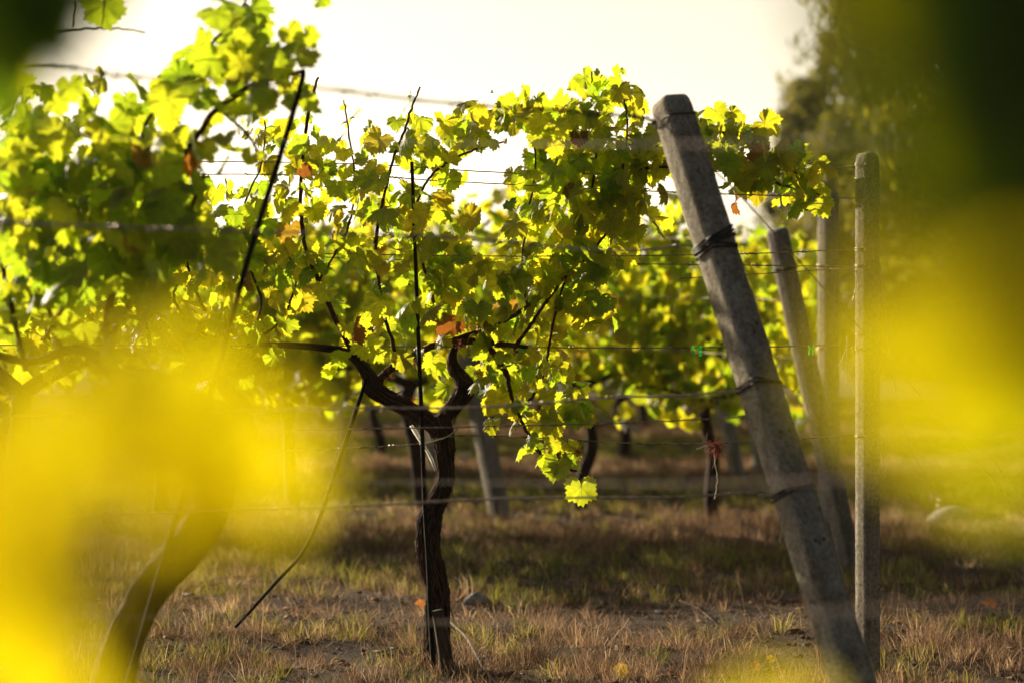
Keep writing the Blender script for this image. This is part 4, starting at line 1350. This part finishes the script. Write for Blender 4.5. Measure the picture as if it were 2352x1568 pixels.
# ------------------------------------------------------------------ trees
def tree(name, label, base, height, width, seed, n, kind='broad', card=.11, trunk_h=.2):
    r_ = np.random.default_rng(seed)
    base = np.array(base, float)
    root = thing(name, label, 'tree', tuple(base), 'trees beyond the vineyard')
    t_ = Tubes()
    main = spline(np.array([base, base + [r_.normal(0, .05) * width, 0, height * .4], base + [r_.normal(0, .05) * width, 0, height * .85]]), 8)
    t_.add(main, np.linspace(.035 * height ** .7 * 1.2, .02, len(main)), 10, bark_disp(seed, 7, .1))
    cl = []
    nc = 80 if kind == 'broad' else 150
    for k in range(nc):
        if kind == 'broad':
            h = trunk_h + (1 - trunk_h) * r_.beta(1.5, 1.2)
            prof_ = math.sin(math.pi * min(1, (h - trunk_h) / (1 - trunk_h) * .85 + .12)) ** .6
        else:
            h = trunk_h + (1 - trunk_h) * r_.random() ** .95
            prof_ = min(1, (1 - h) * 3.2) ** .6 * min(1, .5 + (h - trunk_h) * 2.5)
        a = r_.uniform(0, 6.28); q = math.sqrt(r_.random()) * width / 2 * prof_ * (.92 if kind == 'broad' else .85)
        c_ = base + np.array([q * math.cos(a), q * math.sin(a), h * height])
        cl.append((c_, (r_.uniform(.16, .3) if kind == 'broad' else r_.uniform(.16, .30)) * width, r_.uniform(0, 1)))
        if k % 4 == 0 and kind == 'broad':
            o0 = base + np.array([0, 0, h * height * .6])
            t_.add(spline(np.array([o0, (o0 + c_) / 2 + [0, 0, -.1], c_]), 4), np.linspace(.05, .012, 9), 5)
    t_.build('trunk', M['bark'], root)
    per = n // nc
    VV, RR = [], []
    for c_, rr, hue in cl:
        sq = np.array([1, 1, .75 if kind == 'broad' else 1.6])
        p_ = c_ + unit(r_.normal(0, 1, (per, 3))) * (rr * np.abs(r_.normal(0, .62, (per, 1)))) * sq
        n_ = unit(r_.normal(0, 1, (per, 3)) + [0, 0, .4])
        s1 = unit(np.cross(n_, r_.normal(0, 1, (per, 3)))); s2 = np.cross(n_, s1)
        sz_ = card * r_.uniform(.5, 1.2, (per, 1))
        if kind != 'broad': s1, s2 = s1, unit(s2 + [0, 0, 1.2])
        VV.append(np.stack([p_ - s1 * sz_ * .5, p_ + s2 * sz_ * .7, p_ + s1 * sz_ * .5, p_ - s2 * sz_ * .7], 1).reshape(-1, 3))
        RR.append(np.repeat(np.clip(hue * .5 + r_.uniform(0, .5, per), 0, 1), 4))
    V = np.vstack(VV); k = np.arange(len(V) // 4) * 4
    mesh('crown', V, np.stack([k, k + 1, k + 2, k + 3], -1), None, M['tree'], root, smooth=False, attr=np.concatenate(RR))
    return root


def tb(X, d):
    x = (X - CX) / FPX * d
    return (x, d, gz(x, d))


tree('cypress_tree', 'tall dense dark conifer rising out of the frame at the upper right', tb(2010, 58), 16.5, 3.3, 301, 60000, 'cyp', .16, .04)
tree('cypress_tree', 'second tall dark conifer right of the first, behind the yellow blur', tb(2200, 60), 15.5, 3.6, 302, 40000, 'cyp', .16, .04)
tree('cypress_tree', 'third dark conifer at the far right edge behind the dark blur', tb(2420, 57), 15, 3.6, 303, 18000, 'cyp', .16, .04)
tree('round_tree', 'small rounded dark tree left of the tall conifer', tb(1850, 52), 6.9, 2.1, 304, 22000, 'broad', .13, .12)
tree('round_tree', 'low bushy tree peeping over the vines under the tall conifer', tb(1965, 48), 5.6, 2.6, 305, 22000, 'broad', .13, .1)
tree('round_tree', 'low leafy tree behind the upright post at the right', tb(2120, 46), 5.2, 2.8, 306, 20000, 'broad', .13, .1)
tree('round_tree', 'low leafy tree at the right edge of the vineyard', tb(2330, 47), 5.6, 3.2, 307, 20000, 'broad', .13, .1)

for k, (x, y, h_, w_) in enumerate(((9, 3, 9, 6), (12, 12, 10, 6.5), (13, 24, 10, 6.5), (8, -6, 9, 6))):  # unseen trees, added to darken the right-hand faces of the posts
    tree('round_tree', ('large leafy tree added out of view beyond the right edge to darken that side, ' + ('beside the camera', 'level with the leaning post', 'level with the far rows', 'behind the camera')[k]), (x, y, 0), h_, w_, 320 + k, 9000, 'broad', .34, .1)

# ------------------------------------------------------------------ leaves right in front of the lens
def near_shoot(label, stem, leaves, seed, foot):
    """leaves rows: (X, Y, dist, size, tip, normal, rnd)"""
    r_ = np.random.default_rng(seed)
    W = [np.array(foot, float)]
    S = np.array(W + [P(*q) for q in stem])
    root = thing('vine_shoot', label, 'vine shoot', tuple(S[0]), 'leafy shoots close to the lens')
    sp_ = spline(S, 8)
    Tubes().add(sp_, np.linspace(.005, .0022, len(sp_)), 8).build('stem', M['cane'], root)
    for (X_, Y_, d_, s_, tp_, nm_, rr) in leaves:
        L_ = Leaves(NEAR)
        c_ = P(X_, Y_, d_)
        near = sp_[np.argmin(np.linalg.norm(sp_ - c_, axis=1))]
        L_.add(c_, tp_, nm_, s_, rr, near)
        L_.build('leaf', M['leaf_shade'] if rr < .05 else M['leaf_near'], root, rng=r_)
    return root


dn = (0, -.05, -1)
near_shoot('glowing yellow leaves hugely out of focus at the lower left', [(-900, 3000, .8), (-500, 1900, .78), (-150, 1300, .75), (150, 1000, .78), (420, 940, .8)],
           [(340, 950, .80, .074, (.1, 0, -1), (-.7, -1, .3), .5), (260, 830, .86, .035, (.2, 0, -1), (-.6, -1, .3), .6), (170, 1090, .84, .035, (.1, 0, -1), (-.6, -1, .3), .5), (430, 1090, .78, .05, (.1, 0, -1), (-.6, -1, .3), .5), (545, 1010, .82, .055, (.3, 0, -.8), (-.7, -1, .4), .55), (130, 1000, .77, .070, (.1, 0, -1), (-.7, -1, .3), .5),
            (40, 1130, .74, .072, (0, 0, -1), (-.7, -1, .2), .5), (50, 1290, .72, .10, (.1, 0, -1), (-.7, -1, .1), .55)], 51, (-.75, .8, 0))


def shade_for(X_, Y_, d_, t_, s_):
    """an added unseen leaf standing towards the sun, so that it shades the leaf seen at (X_, Y_)"""
    q = P(X_, Y_, d_) + SV * t_
    return q, s_


rsh = near_shoot('yellow leaves with dark shaded ones hugely out of focus down the right side', [(3300, 3000, .62), (2900, 1700, .6), (2600, 1000, .6), (2450, 500, .6), (2380, -100, .6), (2350, -400, .6)],
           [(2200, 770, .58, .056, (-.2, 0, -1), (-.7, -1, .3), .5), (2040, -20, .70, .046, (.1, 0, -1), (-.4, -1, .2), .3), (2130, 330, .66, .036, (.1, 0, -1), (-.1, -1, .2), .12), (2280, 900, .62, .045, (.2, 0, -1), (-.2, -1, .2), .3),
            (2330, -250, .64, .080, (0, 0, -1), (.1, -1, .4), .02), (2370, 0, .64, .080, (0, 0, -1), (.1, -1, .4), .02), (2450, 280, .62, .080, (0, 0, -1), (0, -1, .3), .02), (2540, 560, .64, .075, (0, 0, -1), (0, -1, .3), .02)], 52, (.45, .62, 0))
for X_, Y_ in ((2140, -60), (2160, 100), (2210, 260), (2230, -60), (2330, -60), (2430, -60), (2240, 100), (2330, 120), (2420, 140), (2280, 280), (2370, 300), (2450, 320), (2330, 450), (2420, 470), (2390, 620), (2470, 640), (2430, 780)):  # added leaves above the frame, keeping the sun off the dark ones
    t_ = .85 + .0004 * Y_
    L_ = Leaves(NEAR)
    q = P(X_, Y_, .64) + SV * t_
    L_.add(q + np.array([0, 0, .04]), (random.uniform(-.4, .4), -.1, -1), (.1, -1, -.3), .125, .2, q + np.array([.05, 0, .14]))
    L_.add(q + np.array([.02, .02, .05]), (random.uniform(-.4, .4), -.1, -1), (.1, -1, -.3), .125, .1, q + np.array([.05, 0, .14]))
    L_.build('leaf', M['leaf_shade'], rsh)
lsh = near_shoot('shaded dark olive leaves out of focus in the upper left corner', [(-1400, 2500, 1.3), (-900, 600, 1.3), (-400, 0, 1.3), (-50, -80, 1.3)],
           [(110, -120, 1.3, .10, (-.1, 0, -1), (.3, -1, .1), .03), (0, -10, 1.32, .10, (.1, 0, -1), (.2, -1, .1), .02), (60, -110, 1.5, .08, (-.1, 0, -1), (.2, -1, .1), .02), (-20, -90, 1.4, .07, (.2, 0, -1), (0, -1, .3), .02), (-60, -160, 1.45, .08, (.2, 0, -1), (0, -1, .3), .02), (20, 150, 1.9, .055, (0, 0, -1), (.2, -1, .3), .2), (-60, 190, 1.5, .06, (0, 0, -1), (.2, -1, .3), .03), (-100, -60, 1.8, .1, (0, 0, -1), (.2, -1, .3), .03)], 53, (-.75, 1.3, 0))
for X_, Y_ in ((0, -60), (70, -40), (-40, 60), (50, 70), (110, -110)):  # unseen leaves added sunward to shade the upper left corner
    for t_ in (.42, .5):
        L_ = Leaves(NEAR)
        q = P(X_, Y_, 1.33) + SV * t_
        L_.add(q + np.array([0, 0, .04]), (random.uniform(-.4, .4), -.1, -1), (.1, -1, -.3), .12, .2, q + np.array([-.05, 0, .14]))
        L_.build('leaf', M['leaf_shade'], lsh)
near_shoot('yellow leaf tips out of focus at the bottom centre right', [(1900, 3500, .8), (1850, 2300, .8), (1830, 1800, .8), (1800, 1640, .8)],
           [(1790, 1690, .8, .034, (-.8, 0, .2), (-.6, -1, .4), .5)], 54, (.12, .8, 0))
